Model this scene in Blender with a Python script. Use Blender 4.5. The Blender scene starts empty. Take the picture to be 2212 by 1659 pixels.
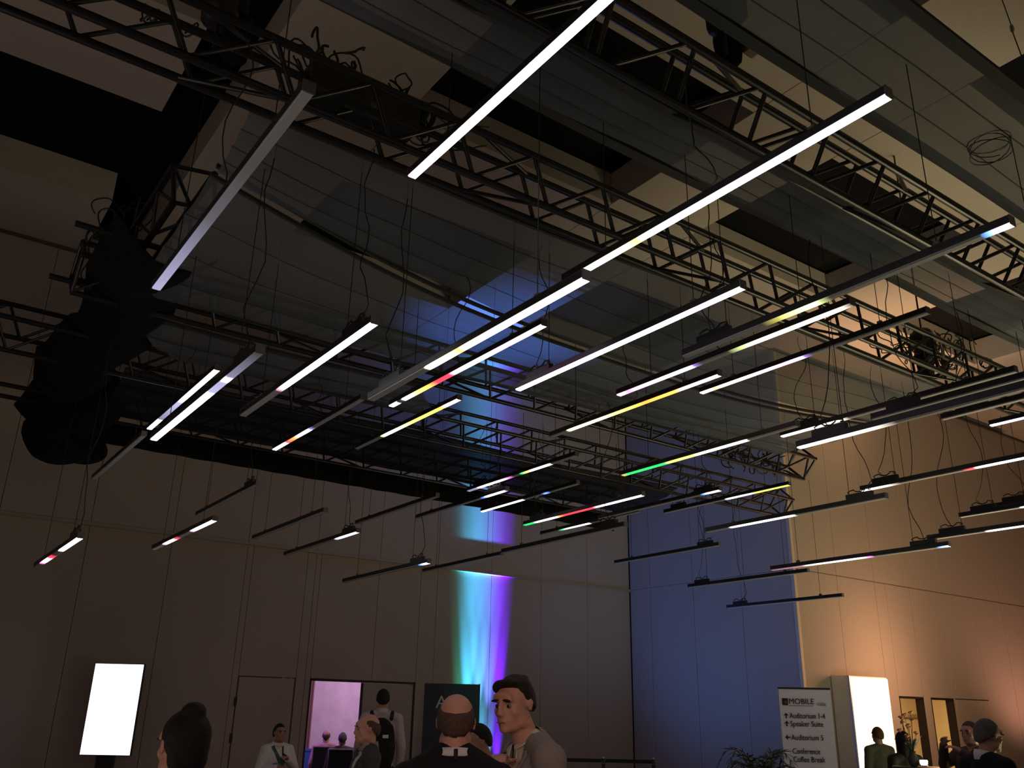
import bpy, bmesh, math, random
from mathutils import Vector, Matrix
random.seed(7)
S = bpy.context.scene
COL = S.collection
# ------------------------------------------------------------------ camera
EYE = Vector((0.0, 0.0, 1.65))
FPX, CX, CY = 1893.87, 1106.0, 829.5
PITCH, ROLL, YAW = math.radians(20.497), math.radians(1.2144), math.radians(35.3647)
FH = Vector((math.sin(YAW), math.cos(YAW), 0))
FWD = FH * math.cos(PITCH) + Vector((0, 0, 1)) * math.sin(PITCH)
R0 = Vector((math.cos(YAW), -math.sin(YAW), 0))
U0 = R0.cross(FWD)
RGT = R0 * math.cos(ROLL) + U0 * math.sin(ROLL)
UPV = U0 * math.cos(ROLL) - R0 * math.sin(ROLL)
cam_d = bpy.data.cameras.new('camera')
cam = bpy.data.objects.new('camera', cam_d); COL.objects.link(cam)
cam_d.sensor_fit = 'HORIZONTAL'; cam_d.sensor_width = 36.0
cam_d.lens = FPX / 2212.0 * 36.0
cam_d.clip_start = 0.05; cam_d.clip_end = 200
m = Matrix((RGT, UPV, -FWD)).transposed().to_4x4(); m.translation = EYE
cam.matrix_world = m
S.camera = cam

def ray(px, py): return FWD + RGT * ((px - CX) / FPX) - UPV * ((py - CY) / FPX)
def at(px, py, w): return EYE + ray(px, py) * w            # a point of the hall at viewing depth w (metres)
def on(px, py, ax, v):
    d = ray(px, py); return EYE + d * ((v - EYE[ax]) / d[ax])

# ------------------------------------------------------------------ world, lights, exposure
W = bpy.data.worlds.new('world'); S.world = W; W.use_nodes = True
W.node_tree.nodes['Background'].inputs[0].default_value = (0.02, 0.018, 0.016, 1)
W.node_tree.nodes['Background'].inputs[1].default_value = 0.3
S.view_settings.view_transform = 'Standard'; S.view_settings.look = 'None'
S.view_settings.exposure = 0.0; S.view_settings.gamma = 1.0
S.view_settings.use_curve_mapping = False

def light(name, kind, loc, color, power, aim=None, size=0.2, cone=40, blend=0.5):
    d = bpy.data.lights.new(name, kind); d.color = color; d.energy = power
    if kind == 'AREA': d.size = size
    else: d.shadow_soft_size = size
    if kind == 'SPOT': d.spot_size = math.radians(cone); d.spot_blend = blend
    o = bpy.data.objects.new(name, d); COL.objects.link(o); o.location = loc
    if aim is not None:
        o.rotation_euler = (Vector(aim) - Vector(loc)).to_track_quat('-Z', 'Y').to_euler()
    return o
# added fill lights out of view, none of them a fixture of the hall
light('ambient_fill', 'POINT', (-3.5, 1.0, 3.0), (1.0, 0.80, 0.68), 28, size=1.2)  # added points standing in for the hall's ambient light
light('ambient_fill', 'POINT', (4.5, -4.0, 3.2), (1.0, 0.86, 0.76), 24, size=1.2)
light('people_fill', 'SPOT', (-0.4, -1.8, 2.5), (1.0, 0.68, 0.58), 290, aim=(2.6, 3.4, 1.25), size=0.4, cone=46, blend=1.0)  # added spot that brightens the people from the camera side
light('upward_fill', 'AREA', (-3.0, 5.0, 0.3), (1.0, 0.85, 0.76), 72, aim=(-3.0, 5.0, 9), size=4.0)  # added upward areas that brighten the ceiling and scrims from below
light('upward_fill', 'AREA', (4.6, 6.2, 0.3), (0.92, 0.96, 1.0), 5, aim=(4.6, 6.2, 9), size=4.0)
light('upward_fill', 'AREA', (13.0, 3.4, 0.3), (1.0, 0.92, 0.54), 360, aim=(13.0, 3.4, 9), size=4.0)
# warm uplighters near the right-hand wall
light('warm_uplight', 'SPOT', (16.2, 8.0, 2.4), (1.0, 0.55, 0.27), 1500, aim=(16.0, 9.0, 9.0), size=0.4, cone=56, blend=1.0)
light('warm_uplight', 'SPOT', (22.5, 9.0, 0.5), (1.0, 0.46, 0.30), 330, aim=(22.2, 10.6, 6.0), size=0.3, cone=110, blend=0.9)
light('warm_wash', 'POINT', (16.9, 9.1, 2.7), (1.0, 0.50, 0.26), 165, size=0.6)
# blue wash on the side wall
light('blue_wash', 'SPOT', (8.6, 13.4, 0.6), (0.11, 0.29, 1.0), 400, aim=(14.4, 12.4, 4.6), size=0.4, cone=80, blend=0.9)
# ------------------------------------------------------------------ materials
def mat(name, col, rough=0.6, metal=0.0, var=0.0, scale=20.0, bump=0.0, emit=None, estr=0.0, spec=0.5):
    M = bpy.data.materials.new(name); M.use_nodes = True
    nt = M.node_tree; b = nt.nodes['Principled BSDF']
    b.inputs['Base Color'].default_value = (*col, 1); b.inputs['Roughness'].default_value = rough
    b.inputs['Metallic'].default_value = metal; b.inputs['Specular IOR Level'].default_value = spec
    if var or bump:
        tc = nt.nodes.new('ShaderNodeTexCoord'); nz = nt.nodes.new('ShaderNodeTexNoise')
        nz.inputs['Scale'].default_value = scale; nz.inputs['Detail'].default_value = 5
        nt.links.new(tc.outputs['Object'], nz.inputs['Vector'])
        if var:
            rp = nt.nodes.new('ShaderNodeValToRGB')
            rp.color_ramp.elements[0].position = 0.3; rp.color_ramp.elements[1].position = 0.7
            rp.color_ramp.elements[0].color = (*[c * (1 - var) for c in col], 1)
            rp.color_ramp.elements[1].color = (*[min(1, c * (1 + var)) for c in col], 1)
            nt.links.new(nz.outputs[0], rp.inputs[0]); nt.links.new(rp.outputs[0], b.inputs['Base Color'])
        if bump:
            bp = nt.nodes.new('ShaderNodeBump'); bp.inputs['Strength'].default_value = bump
            bp.inputs['Distance'].default_value = 0.01
            nt.links.new(nz.outputs[0], bp.inputs['Height']); nt.links.new(bp.outputs[0], b.inputs['Normal'])
    if emit:
        b.inputs['Emission Color'].default_value = (*emit, 1); b.inputs['Emission Strength'].default_value = estr
    return M

def scrim(name, col, opac):
    M = bpy.data.materials.new(name); M.use_nodes = True; nt = M.node_tree
    out = nt.nodes['Material Output']; nt.nodes.remove(nt.nodes['Principled BSDF'])
    d = nt.nodes.new('ShaderNodeBsdfDiffuse'); t = nt.nodes.new('ShaderNodeBsdfTransparent'); mx = nt.nodes.new('ShaderNodeMixShader')
    tc = nt.nodes.new('ShaderNodeTexCoord'); mp = nt.nodes.new('ShaderNodeMapping'); mp.inputs['Scale'].default_value = (1.2, 14, 4)
    nz = nt.nodes.new('ShaderNodeTexNoise'); nz.inputs['Scale'].default_value = 1.5
    rp = nt.nodes.new('ShaderNodeMapRange'); rp.inputs[1].default_value = 0.3; rp.inputs[2].default_value = 0.7
    rp.inputs[3].default_value = opac - 0.015; rp.inputs[4].default_value = opac + 0.015
    nt.links.new(tc.outputs['Object'], mp.inputs[0]); nt.links.new(mp.outputs[0], nz.inputs['Vector'])
    nt.links.new(nz.outputs[0], rp.inputs[0]); nt.links.new(rp.outputs[0], mx.inputs[0])
    d.inputs[0].default_value = (*col, 1)
    nt.links.new(t.outputs[0], mx.inputs[1]); nt.links.new(d.outputs[0], mx.inputs[2]); nt.links.new(mx.outputs[0], out.inputs[0])
    return M

M = dict(
    wall=mat('wall_fabric_panel', (0.41, 0.35, 0.305), 0.85, var=0.06, scale=60, bump=0.05, spec=0.2),
    joint=mat('wall_joint', (0.10, 0.085, 0.075), 0.9),
    ceil=mat('ceiling_paint', (0.50, 0.43, 0.37), 0.9, var=0.03, scale=8, spec=0.2),
    black_ceil=mat('ceiling_black', (0.008, 0.008, 0.009), 0.9, spec=0.1),
    carpet=mat('carpet', (0.09, 0.07, 0.065), 0.95, var=0.4, scale=30, bump=0.3),
    truss=mat('black_truss_paint', (0.012, 0.011, 0.011), 0.34, var=0.2, scale=30),
    alu=mat('bare_aluminium', (0.30, 0.30, 0.31), 0.35, 0.8),
    blackcloth=mat('black_masking_cloth', (0.010, 0.010, 0.011), 0.95, var=0.3, scale=25, bump=0.3, spec=0.1),
    rubber=mat('black_cable_rubber', (0.012, 0.012, 0.012), 0.6),
    housing=mat('bar_housing', (0.014, 0.013, 0.013), 0.45, var=0.15, scale=40),
    cap=mat('bar_end_cap', (0.11, 0.10, 0.10), 0.5),
    scrim=scrim('grey_scrim', (0.105, 0.115, 0.130), 0.80),
    darkscrim=scrim('black_scrim', (0.020, 0.022, 0.030), 0.93),
    hem=mat('scrim_hem', (0.03, 0.03, 0.032), 0.9),
    chrome=mat('chrome', (0.55, 0.55, 0.56), 0.25, 1.0),
    belt=mat('black_belt', (0.01, 0.01, 0.01), 0.8),
    plastic=mat('black_plastic', (0.015, 0.015, 0.016), 0.4),
    screen=mat('lit_screen', (0.9, 0.9, 0.9), 0.3, emit=(0.95, 0.98, 1.0), estr=2.6),
    warmbox=mat('lit_warm_panel', (0.9, 0.85, 0.7), 0.4, emit=(1.0, 0.86, 0.50), estr=1.9),
    boxgrey=mat('light_grey_laminate', (0.80, 0.78, 0.78), 0.6, var=0.04, scale=6),
    signwhite=mat('sign_white_board', (0.80, 0.80, 0.92), 0.6, var=0.03, scale=5),
    ink=mat('sign_black_print', (0.012, 0.012, 0.02), 0.7),
    inkgrey=mat('sign_pale_grey_print', (0.30, 0.30, 0.37), 0.7),
    inkyellow=mat('sign_olive_print', (0.10, 0.10, 0.015), 0.7),
    postwhite=mat('poster_white_print', (0.55, 0.56, 0.58), 0.6),
    darkwood=mat('dark_door_edge', (0.018, 0.014, 0.012), 0.6),
    roomtan=mat('lit_room_plaster', (0.62, 0.46, 0.26), 0.85, var=0.04, scale=5),
    pinkwall=mat('auditorium_drape', (0.55, 0.42, 0.46), 0.9, var=0.1, scale=4),
    bluecloth=mat('blue_tablecloth', (0.03, 0.06, 0.35), 0.9),
    leaf=mat('palm_leaf', (0.03, 0.05, 0.03), 0.55, var=0.3, scale=12),
    pot=mat('dark_planter', (0.03, 0.028, 0.026), 0.6),
    petal=mat('peach_petals', (0.62, 0.26, 0.13), 0.7, var=0.2, scale=30),
    candle=mat('lit_lamp_glass', (0.9, 0.9, 0.85), 0.3, emit=(1.0, 0.95, 0.8), estr=5.0),
)
# poster print: dark teal with an olive side band
def poster_mat():
    P = mat('poster_print', (0.010, 0.035, 0.06), 0.6); nt = P.node_tree; b = nt.nodes['Principled BSDF']
    tc = nt.nodes.new('ShaderNodeTexCoord'); nz = nt.nodes.new('ShaderNodeTexNoise'); nz.inputs['Scale'].default_value = 2.2
    sx = nt.nodes.new('ShaderNodeSeparateXYZ'); ad = nt.nodes.new('ShaderNodeMath'); ad.operation = 'MULTIPLY_ADD'
    rp = nt.nodes.new('ShaderNodeValToRGB'); e = rp.color_ramp.elements
    e[0].position = 0.25; e[0].color = (0.012, 0.016, 0.035, 1); e[1].position = 0.55; e[1].color = (0.010, 0.055, 0.085, 1)
    x = e.new(0.82); x.color = (0.02, 0.07, 0.07, 1); x = e.new(0.92); x.color = (0.10, 0.11, 0.03, 1)
    nt.links.new(tc.outputs['Object'], nz.inputs['Vector']); nt.links.new(tc.outputs['Object'], sx.inputs[0])
    nt.links.new(sx.outputs[0], ad.inputs[0]); ad.inputs[1].default_value = 0.75; nt.links.new(nz.outputs[0], ad.inputs[2])
    nt.links.new(ad.outputs[0], rp.inputs[0]); nt.links.new(rp.outputs[0], b.inputs['Base Color'])
    return P
M['poster'] = poster_mat()

# ------------------------------------------------------------------ mesh helpers
class MB:
    def __init__(s): s.v = []; s.f = []
    def add(s, vs, fs):
        o = len(s.v); s.v += [tuple(v) for v in vs]; s.f += [tuple(i + o for i in f) for f in fs]; return s
    def box(s, x0, x1, y0, y1, z0, z1, b=0.0):
        if b:
            bm = bmesh.new(); bmesh.ops.create_cube(bm, size=1)
            for v in bm.verts: v.co = Vector(((x0+x1)/2 + v.co.x*(x1-x0), (y0+y1)/2 + v.co.y*(y1-y0), (z0+z1)/2 + v.co.z*(z1-z0)))
            bmesh.ops.bevel(bm, geom=bm.edges[:], offset=b, segments=2, affect='EDGES', profile=0.7)
            bm.verts.index_update(); s.add([v.co for v in bm.verts], [[v.index for v in f.verts] for f in bm.faces]); bm.free(); return s
        return s.add([(x0,y0,z0),(x1,y0,z0),(x1,y1,z0),(x0,y1,z0),(x0,y0,z1),(x1,y0,z1),(x1,y1,z1),(x0,y1,z1)],
                     [(0,3,2,1),(4,5,6,7),(0,1,5,4),(1,2,6,5),(2,3,7,6),(3,0,4,7)])
    def obox(s, c, ax, ay, az, hx, hy, hz):
        c, ax, ay, az = Vector(c), Vector(ax), Vector(ay), Vector(az)
        P = [c + ax*hx*i + ay*hy*j + az*hz*k for k in (-1,1) for i, j in ((-1,-1),(1,-1),(1,1),(-1,1))]
        return s.add(P, [(0,3,2,1),(4,5,6,7),(0,1,5,4),(1,2,6,5),(2,3,7,6),(3,0,4,7)])
    def tube(s, pts, r, n=6, cap=True):
        pts = [Vector(p) for p in pts]; rs = r if isinstance(r, (list, tuple)) else [r]*len(pts)
        up = None; vs = []; fs = []
        for i, p in enumerate(pts):
            d = (pts[min(i+1, len(pts)-1)] - pts[max(i-1, 0)]).normalized()
            if up is None: up = Vector((0,0,1)) if abs(d.z) < 0.9 else Vector((1,0,0))
            x = d.cross(up).normalized(); y = x.cross(d).normalized(); up = y
            for k in range(n):
                a = 2*math.pi*k/n; vs.append(p + (x*math.cos(a) + y*math.sin(a))*rs[i])
        for i in range(len(pts)-1):
            for k in range(n): fs.append((i*n+k, i*n+(k+1)%n, (i+1)*n+(k+1)%n, (i+1)*n+k))
        if cap: fs.append(tuple(range(n-1,-1,-1))); fs.append(tuple((len(pts)-1)*n+k for k in range(n)))
        return s.add(vs, fs)
    def ell(s, c, r, u=12, v=8, rot=None):
        vs = []; c = Vector(c)
        for j in range(v+1):
            t = math.pi*j/v
            for i in range(u):
                a = 2*math.pi*i/u; p = Vector((r[0]*math.sin(t)*math.cos(a), r[1]*math.sin(t)*math.sin(a), r[2]*math.cos(t)))
                vs.append(c + (rot @ p if rot else p))
        fs = [(j*u+i, (j+1)*u+i, (j+1)*u+(i+1)%u, j*u+(i+1)%u) for j in range(v) for i in range(u)]
        return s.add(vs, fs)
    def cap(s, a, b, ra, rb, n=12, flat=1.0):
        a, b = Vector(a), Vector(b); s.ell(a, (ra, ra*flat, ra), n, 8); s.ell(b, (rb, rb*flat, rb), n, 8)
        d = (b-a).normalized(); up = Vector((0,1,0)) if abs(d.y) < 0.9 else Vector((1,0,0))
        x = d.cross(up).normalized(); y = x.cross(d)
        vs = []
        for p, r in ((a, ra), (b, rb)):
            for k in range(n):
                t = 2*math.pi*k/n; q = (x*math.cos(t) + y*math.sin(t))*r; q.y *= flat; vs.append(p+q)
        return s.add(vs, [(k, (k+1)%n, n+(k+1)%n, n+k) for k in range(n)] + [tuple(range(n-1,-1,-1)), tuple(range(n, 2*n))])
    def lathe(s, prof, c=(0,0,0), n=20):
        c = Vector(c); vs = [c + Vector((r*math.cos(2*math.pi*k/n), r*math.sin(2*math.pi*k/n), z)) for r, z in prof for k in range(n)]
        fs = [(i*n+k, i*n+(k+1)%n, (i+1)*n+(k+1)%n, (i+1)*n+k) for i in range(len(prof)-1) for k in range(n)]
        fs += [tuple(range(n-1,-1,-1)), tuple((len(prof)-1)*n+k for k in range(n))]
        return s.add(vs, fs)
    def mesh(s, name, smooth=False):
        me = bpy.data.meshes.new(name); me.from_pydata(s.v, [], s.f); me.update()
        if smooth: me.polygons.foreach_set('use_smooth', [True]*len(me.polygons))
        return me

def link(name, me, ma=None, parent=None, world=True):
    o = bpy.data.objects.new(name, me); COL.objects.link(o)
    if ma is not None and me is not None:
        if not me.materials: me.materials.append(ma)
        elif me.materials[0] is not ma:
            o.material_slots[0].link = 'OBJECT'; o.material_slots[0].material = ma
    if parent is not None:
        o.parent = parent
        if world: o.matrix_parent_inverse = parent.matrix_basis.inverted()
    return o
def build(name, mb, ma, parent=None, world=True, smooth=False): return link(name, mb.mesh(name, smooth), ma, parent, world)
def empty(name, loc=(0,0,0), rz=0.0):
    o = bpy.data.objects.new(name, None); COL.objects.link(o); o.location = loc; o.rotation_euler = (0,0,rz)
    o.empty_display_size = 0.1; return o
def tag(o, label=None, cat=None, group=None, kind=None):
    if label: o['label'] = label
    if cat: o['category'] = cat
    if group: o['group'] = group
    if kind: o['kind'] = kind
    return o
_cyl = MB(); _cyl.tube([(0,0,0),(0,0,1)], 1.0, 6); CYL = _cyl.mesh('rod'); CYL.polygons.foreach_set('use_smooth', [len(p.vertices) == 4 for p in CYL.polygons])
CYL.materials.append(M['truss'])
def rod(name, a, b, r, parent, ma=None):
    a, b = Vector(a), Vector(b); d = b - a
    o = link(name, CYL, ma or M['truss'], parent)
    q = d.to_track_quat('Z', 'Y').to_matrix().to_4x4()
    o.matrix_basis = Matrix.Translation(a) @ q @ Matrix.Diagonal((r, r, d.length, 1))
    return o

# ------------------------------------------------------------------ the hall
YB, XC, YR = 15.4, 14.43, 10.78          # back wall, side wall, right wall planes
LEDGE, TOP, DOOR = 4.36, 9.0, 2.13
XL, YN, XR = -6.0, -7.0, 30.0

tag(build('floor', MB().box(XL-0.3, XR+0.3, YN-0.3, 21.0, -0.2, 0.0), M['carpet']), kind='structure')

def wall(name, axis, plane, u0, u1, seams, openings, into):
    """a wall of fabric panels on a dark backing; openings = [(ua, ub, ztop)]; axis 'X' runs along X at Y=plane"""
    base = MB(); t0, t1 = (plane + 0.03*into, plane + 0.16*into)
    lo, hi = min(t0, t1), max(t0, t1)
    def bx(mb, a, b, p, q, z0, z1, bev=0.0):
        if axis == 'X': mb.box(a, b, p, q, z0, z1, bev)
        else: mb.box(p, q, a, b, z0, z1, bev)
    cuts = sorted([u0, u1] + [v for o in openings for v in o[:2]])
    for a, b in zip(cuts[:-1], cuts[1:]):
        if b - a < 1e-4: continue
        op = [o for o in openings if o[0] - 1e-4 <= a and b <= o[1] + 1e-4]
        bx(base, a, b, lo, hi, op[0][2] if op else 0.0, TOP + 0.7)
    w = build(name, base, M['joint']); tag(w, kind='structure')
    f0, f1 = plane, plane + 0.04*into
    lo, hi = min(f0, f1), max(f0, f1); g = 0.004
    for z0, z1, ops in ((0.0, LEDGE, openings), (LEDGE, TOP + 0.3, [])):
        cc = sorted(set([u0, u1] + [x for x in seams if u0 < x < u1] + [v for o in ops for v in o[:2]]))
        for a, b in zip(cc[:-1], cc[1:]):
            if b - a < 0.03: continue
            op = [o for o in ops if o[0] - 1e-4 <= a and b <= o[1] + 1e-4]
            if op and op[0][2] > z1 - 0.1: continue
            mb = MB(); bx(mb, a+g, b-g, lo, hi, (op[0][2] if op else z0) + 0.003, z1 - 0.003, 0.003)
            build('panel', mb, M['wall'], w)
    return w
sb = [9.2 + 1.31*k for k in range(-12, 5)]
wall_back = wall('wall_back', 'X', YB, XL, XC, sb, [(5.38, 6.41, DOOR), (6.68, 8.82, DOOR)], 1)
wall_side = wall('wall_side', 'Y', XC, YR + 0.05, YB + 0.16, [13.41, 14.72, 12.1], [], 1)
sr = [14.5 + 1.3*k for k in range(0, 13)]
wall_right = wall('wall_right', 'X', YR, XC + 0.05, XR, sr, [(17.49, 18.38, 2.1), (18.66, 19.55, 2.1)], 1)
tag(build('wall_left', MB().box(XL-0.15, XL, YN, YB+0.16, 0, TOP+0.7), M['wall']), kind='structure')
tag(build('wall_front', MB().box(XL-0.15, XR+0.15, YN-0.15, YN, 0, TOP+0.7), M['wall']), kind='structure')
tag(build('wall_far', MB().box(XR, XR+0.15, YN, YR+0.16, 0, TOP+0.7), M['wall']), kind='structure')
# ledge mouldings and the pale corner bead
tr = MB(); tr.box(XL, XC, YB-0.035, YB+0.01, LEDGE-0.02, LEDGE+0.025, 0.006); tr.box(XL, XC, YB-0.06, YB+0.01, LEDGE-0.035, LEDGE-0.018, 0.004)
tag(build('trim_1', tr, M['wall']), kind='structure')
tag(build('trim_2', MB().box(XC-0.008, XC+0.07, YR-0.008, YR+0.07, 0, TOP, 0.006), mat('corner_bead', (0.58, 0.48, 0.36), 0.6)), kind='structure')
tag(build('trim_3', MB().box(XC, XR, YR-0.004, YR+0.01, LEDGE-0.006, LEDGE+0.006), M['joint']), kind='structure')
tag(build('trim_4', MB().box(XL, XC, YB-0.03, YB+0.02, TOP-0.06, TOP), M['joint']), kind='structure')
tag(build('trim_5', MB().box(XC, XR, YR-0.03, YR+0.02, TOP-0.06, TOP), M['joint']), kind='structure')
tag(build('trim_6', MB().box(XC-0.012, XC+0.02, YB-0.03, YB, 0, TOP), M['black_ceil']), kind='structure')

# ceiling: black recesses with tan plaster beams hung below
cl = MB().box(XL-0.2, XR+0.2, YN-0.2, YB+0.2, TOP+0.6, TOP+0.75)
ceiling = tag(build('ceiling', cl, M['black_ceil']), kind='structure')
def plaster(x0, x1, y0, y1): build('panel', MB().box(x0, x1, y0, y1, TOP, TOP+0.55, 0.01), M['ceil'], ceiling)
cols = [(2.45, 4.35), (7.95, 9.6), (13.4, 15.2), (18.6, 20.4), (24.0, 25.8)]
rows = [(13.4, YB), (8.65, 10.6), (3.95, 5.9), (-0.8, 1.2), (-5.5, -3.6)]
for x0, x1 in cols: plaster(x0, x1, YN, YB if x0 < 13 else (YR if x0 > 14 else YB))
for y0, y1 in rows:
    xs = [(XL, 1.75)] + [(a[1], b[0]) for a, b in zip(cols[:-1], cols[1:])] + [(25.8, XR)]
    for x0, x1 in xs:
        if y0 > YR: x1 = min(x1, XC)
        if x1 - x0 > 0.1: plaster(x0 + 0.01, x1 - 0.01, y0, y1)

# ------------------------------------------------------------------ doors
def reveal(name, axis_y, x0, x1, zt, depth=0.16):
    f = MB(); f.box(x0-0.005, x0+0.03, axis_y, axis_y+depth, 0, zt); f.box(x1-0.03, x1+0.005, axis_y, axis_y+depth, 0, zt); f.box(x0, x1, axis_y, axis_y+depth, zt-0.03, zt+0.01)
    return f
# flush door with three hinges, left of the opening
d1 = tag(build('door_1', MB().box(5.40, 6.39, YB+0.004, YB+0.05, 0.01, DOOR-0.012, 0.002), M['wall']), kind='structure')
for z in (0.45, 1.15, 1.72): build('hinge', MB().box(5.355, 5.40, YB-0.02, YB+0.01, z-0.07, z+0.07, 0.004), M['darkwood'], d1)
# double doorway: one leaf shut, the other swung away
d2 = tag(build('door_2', reveal('door_2', YB, 6.68, 8.82, DOOR), M['darkwood']), kind='structure')
build('leaf', MB().box(7.74, 8.79, YB+0.02, YB+0.07, 0.01, DOOR-0.035, 0.003), M['wall'], d2)
build('leaf_edge', MB().box(7.715, 7.74, YB+0.015, YB+0.075, 0.01, DOOR-0.035), M['darkwood'], d2)
build('open_leaf', MB().box(6.70, 6.76, YB+0.16, YB+1.16, 0.01, DOOR-0.035, 0.003), M['darkwood'], d2)
for i, (a, b) in enumerate(((17.49, 18.38), (18.66, 19.55))):
    d = tag(build('door_%d' % (3+i), reveal('d', YR, a, b, 2.1, 0.17), M['darkwood']), kind='structure')
d5 = tag(build('door_5', MB().box(19.64, 21.0, YR-0.006, YR+0.02, 0.01, 2.09, 0.003), M['wall']), kind='structure')
build('door_head', MB().box(19.62, 21.02, YR-0.008, YR+0.02, 2.095, 2.11), M['darkwood'], d5)
# rooms seen through the openings
rm = MB(); rm.box(3.0, 13.0, 20.8, 20.95, 0, 3.4); rm.box(2.9, 3.0, 15.6, 20.9, 0, 3.4); rm.box(13.0, 13.1, 15.6, 20.9, 0, 3.4)
tag(build('wall_auditorium', rm, M['pinkwall']), kind='structure')
tag(build('ceiling_auditorium', MB().box(2.9, 13.1, 15.57, 20.95, 3.4, 3.5), M['black_ceil']), kind='structure')
light('auditorium_glow', 'AREA', (10.6, 18.3, 3.2), (0.86, 0.60, 0.95), 120, aim=(9.8, 20.8, 1.4), size=1.0)
light('auditorium_violet', 'SPOT', (6.6, 18.6, 3.0), (0.42, 0.18, 1.0), 260, aim=(7.9, 17.3, 0.8), size=0.1, cone=80)
light('auditorium_front', 'SPOT', (8.6, 15.9, 3.2), (1.0, 0.72, 0.70), 90, aim=(8.2, 17.6, 0.9), size=0.1, cone=70)
cur = MB()
for k in range(26):
    x = 7.15 + 0.075*k; cur.tube([(x, 20.6 + 0.04*math.sin(k*2.1), 0.02), (x, 20.6 + 0.04*math.sin(k*2.1), 3.3)], 0.05, 6)
tag(build('auditorium_drape', cur, mat('brown_drape', (0.16, 0.07, 0.06), 0.95)), 'brown pleated drape hanging behind the seated people in the auditorium', 'curtain')
tag(build('masking_curtain', MB().box(6.0, 7.62, 19.2, 19.3, 0.0, 3.3, 0.02), M['blackcloth']), 'black masking curtain at the left inside the lit doorway', 'curtain')
rm = MB(); rm.box(16.0, 24.0, 14.2, 14.3, 0, 3.0); rm.box(15.9, 16.0, 10.95, 14.3, 0, 3.0); rm.box(24.0, 24.1, 10.95, 14.3, 0, 3.0)
tag(build('wall_lounge', rm, M['roomtan']), kind='structure')
tag(build('ceiling_lounge', MB().box(15.9, 24.1, 10.94, 14.3, 3.0, 3.1), M['roomtan']), kind='structure')
tag(build('trim_7', MB().box(16.0, 24.0, 14.12, 14.2, 1.72, 1.80), mat('room_dado', (0.30, 0.21, 0.12), 0.7)), kind='structure')
light('lounge_lamp', 'AREA', (20.5, 12.3, 2.9), (1.0, 0.74, 0.40), 240, aim=(20.5, 12.8, 0), size=1.5)
# ------------------------------------------------------------------ trusses
def truss(label, x0, x1, yq, zq, P, bay=0.66, axis='X', r=0.030, rb=0.0165, verts=False):
    """box truss along X (or Y): bottom chord at (yq, zq); P = offset of the next chord; the other two complete the square"""
    a = Vector(P); n = Vector((a[1], -a[0]))
    offs = [Vector((0, 0)), a, a + n, n]
    def pt(u, o): return Vector((u, yq + o[0], zq + o[1])) if axis == 'X' else Vector((yq + o[0], u, zq + o[1]))
    root = empty('lighting_truss', pt((x0 + x1)/2, (0, 0)))
    tag(root, label, 'truss', 'black box trusses of the canopy grid')
    for o in offs: rod('chord', pt(x0, o), pt(x1, o), r, root)
    nb = max(2, int(round((x1 - x0)/bay))); st = (x1 - x0)/nb
    for fi in (0, 2):
        oa, ob = offs[fi], offs[(fi+1) % 4]
        if fi == 2: oa, ob = ob, oa
        for k in range(nb):
            u = x0 + k*st + (0.12 if fi else 0.0)
            if u + st*0.72 > x1: continue
            rod('brace', pt(u, oa), pt(u+st*0.72, ob), rb, root)
            if verts: rod('strut', pt(u+st*0.86, oa), pt(u+st*0.80, ob), rb, root)
            else: rod('brace', pt(u+st*0.72, ob), pt(min(u+st, x1), oa), rb, root)
    for fi in (1, 3):
        for k in range(0, nb, 3):
            u = x0 + k*st; rod('brace', pt(u, offs[fi]), pt(min(u+st, x1), offs[(fi+1) % 4]), rb, root)
    for fi in range(4):
        for u in (x0 + 0.01, x1 - 0.01): rod('end_strut', pt(u, offs[fi]), pt(u, offs[(fi+1) % 4]), rb*1.2, root)
    return root
T2 = truss('black box truss nearest the camera, crossing the top right corner', -0.5, 12.2, 3.10, 5.22, (-0.21, 0.28), verts=True)
T1 = truss('black box truss carrying the cable coils, sloping across the middle of the ceiling', -1.2, 13.6, 4.53, 5.22, (-0.08, 0.33))
T3 = truss('black box truss along the far hem of the widest grey scrim', 0.9, 11.7, 8.38, 5.22, (-0.26, 0.28))
T4 = truss('black box truss running left past the black drape bundle, ending before the blue wall', -2.0, 13.75, 10.38, 5.22, (-0.26, 0.28))
T5 = truss('farthest black box truss, above the black valance by the back wall', 1.2, 11.35, 12.38, 5.22, (-0.26, 0.28))
T6 = truss('short black cross truss at the left end of the canopy', 6.6, 13.2, 1.30, 5.45, (-0.05, 0.33), axis='Y')

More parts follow.
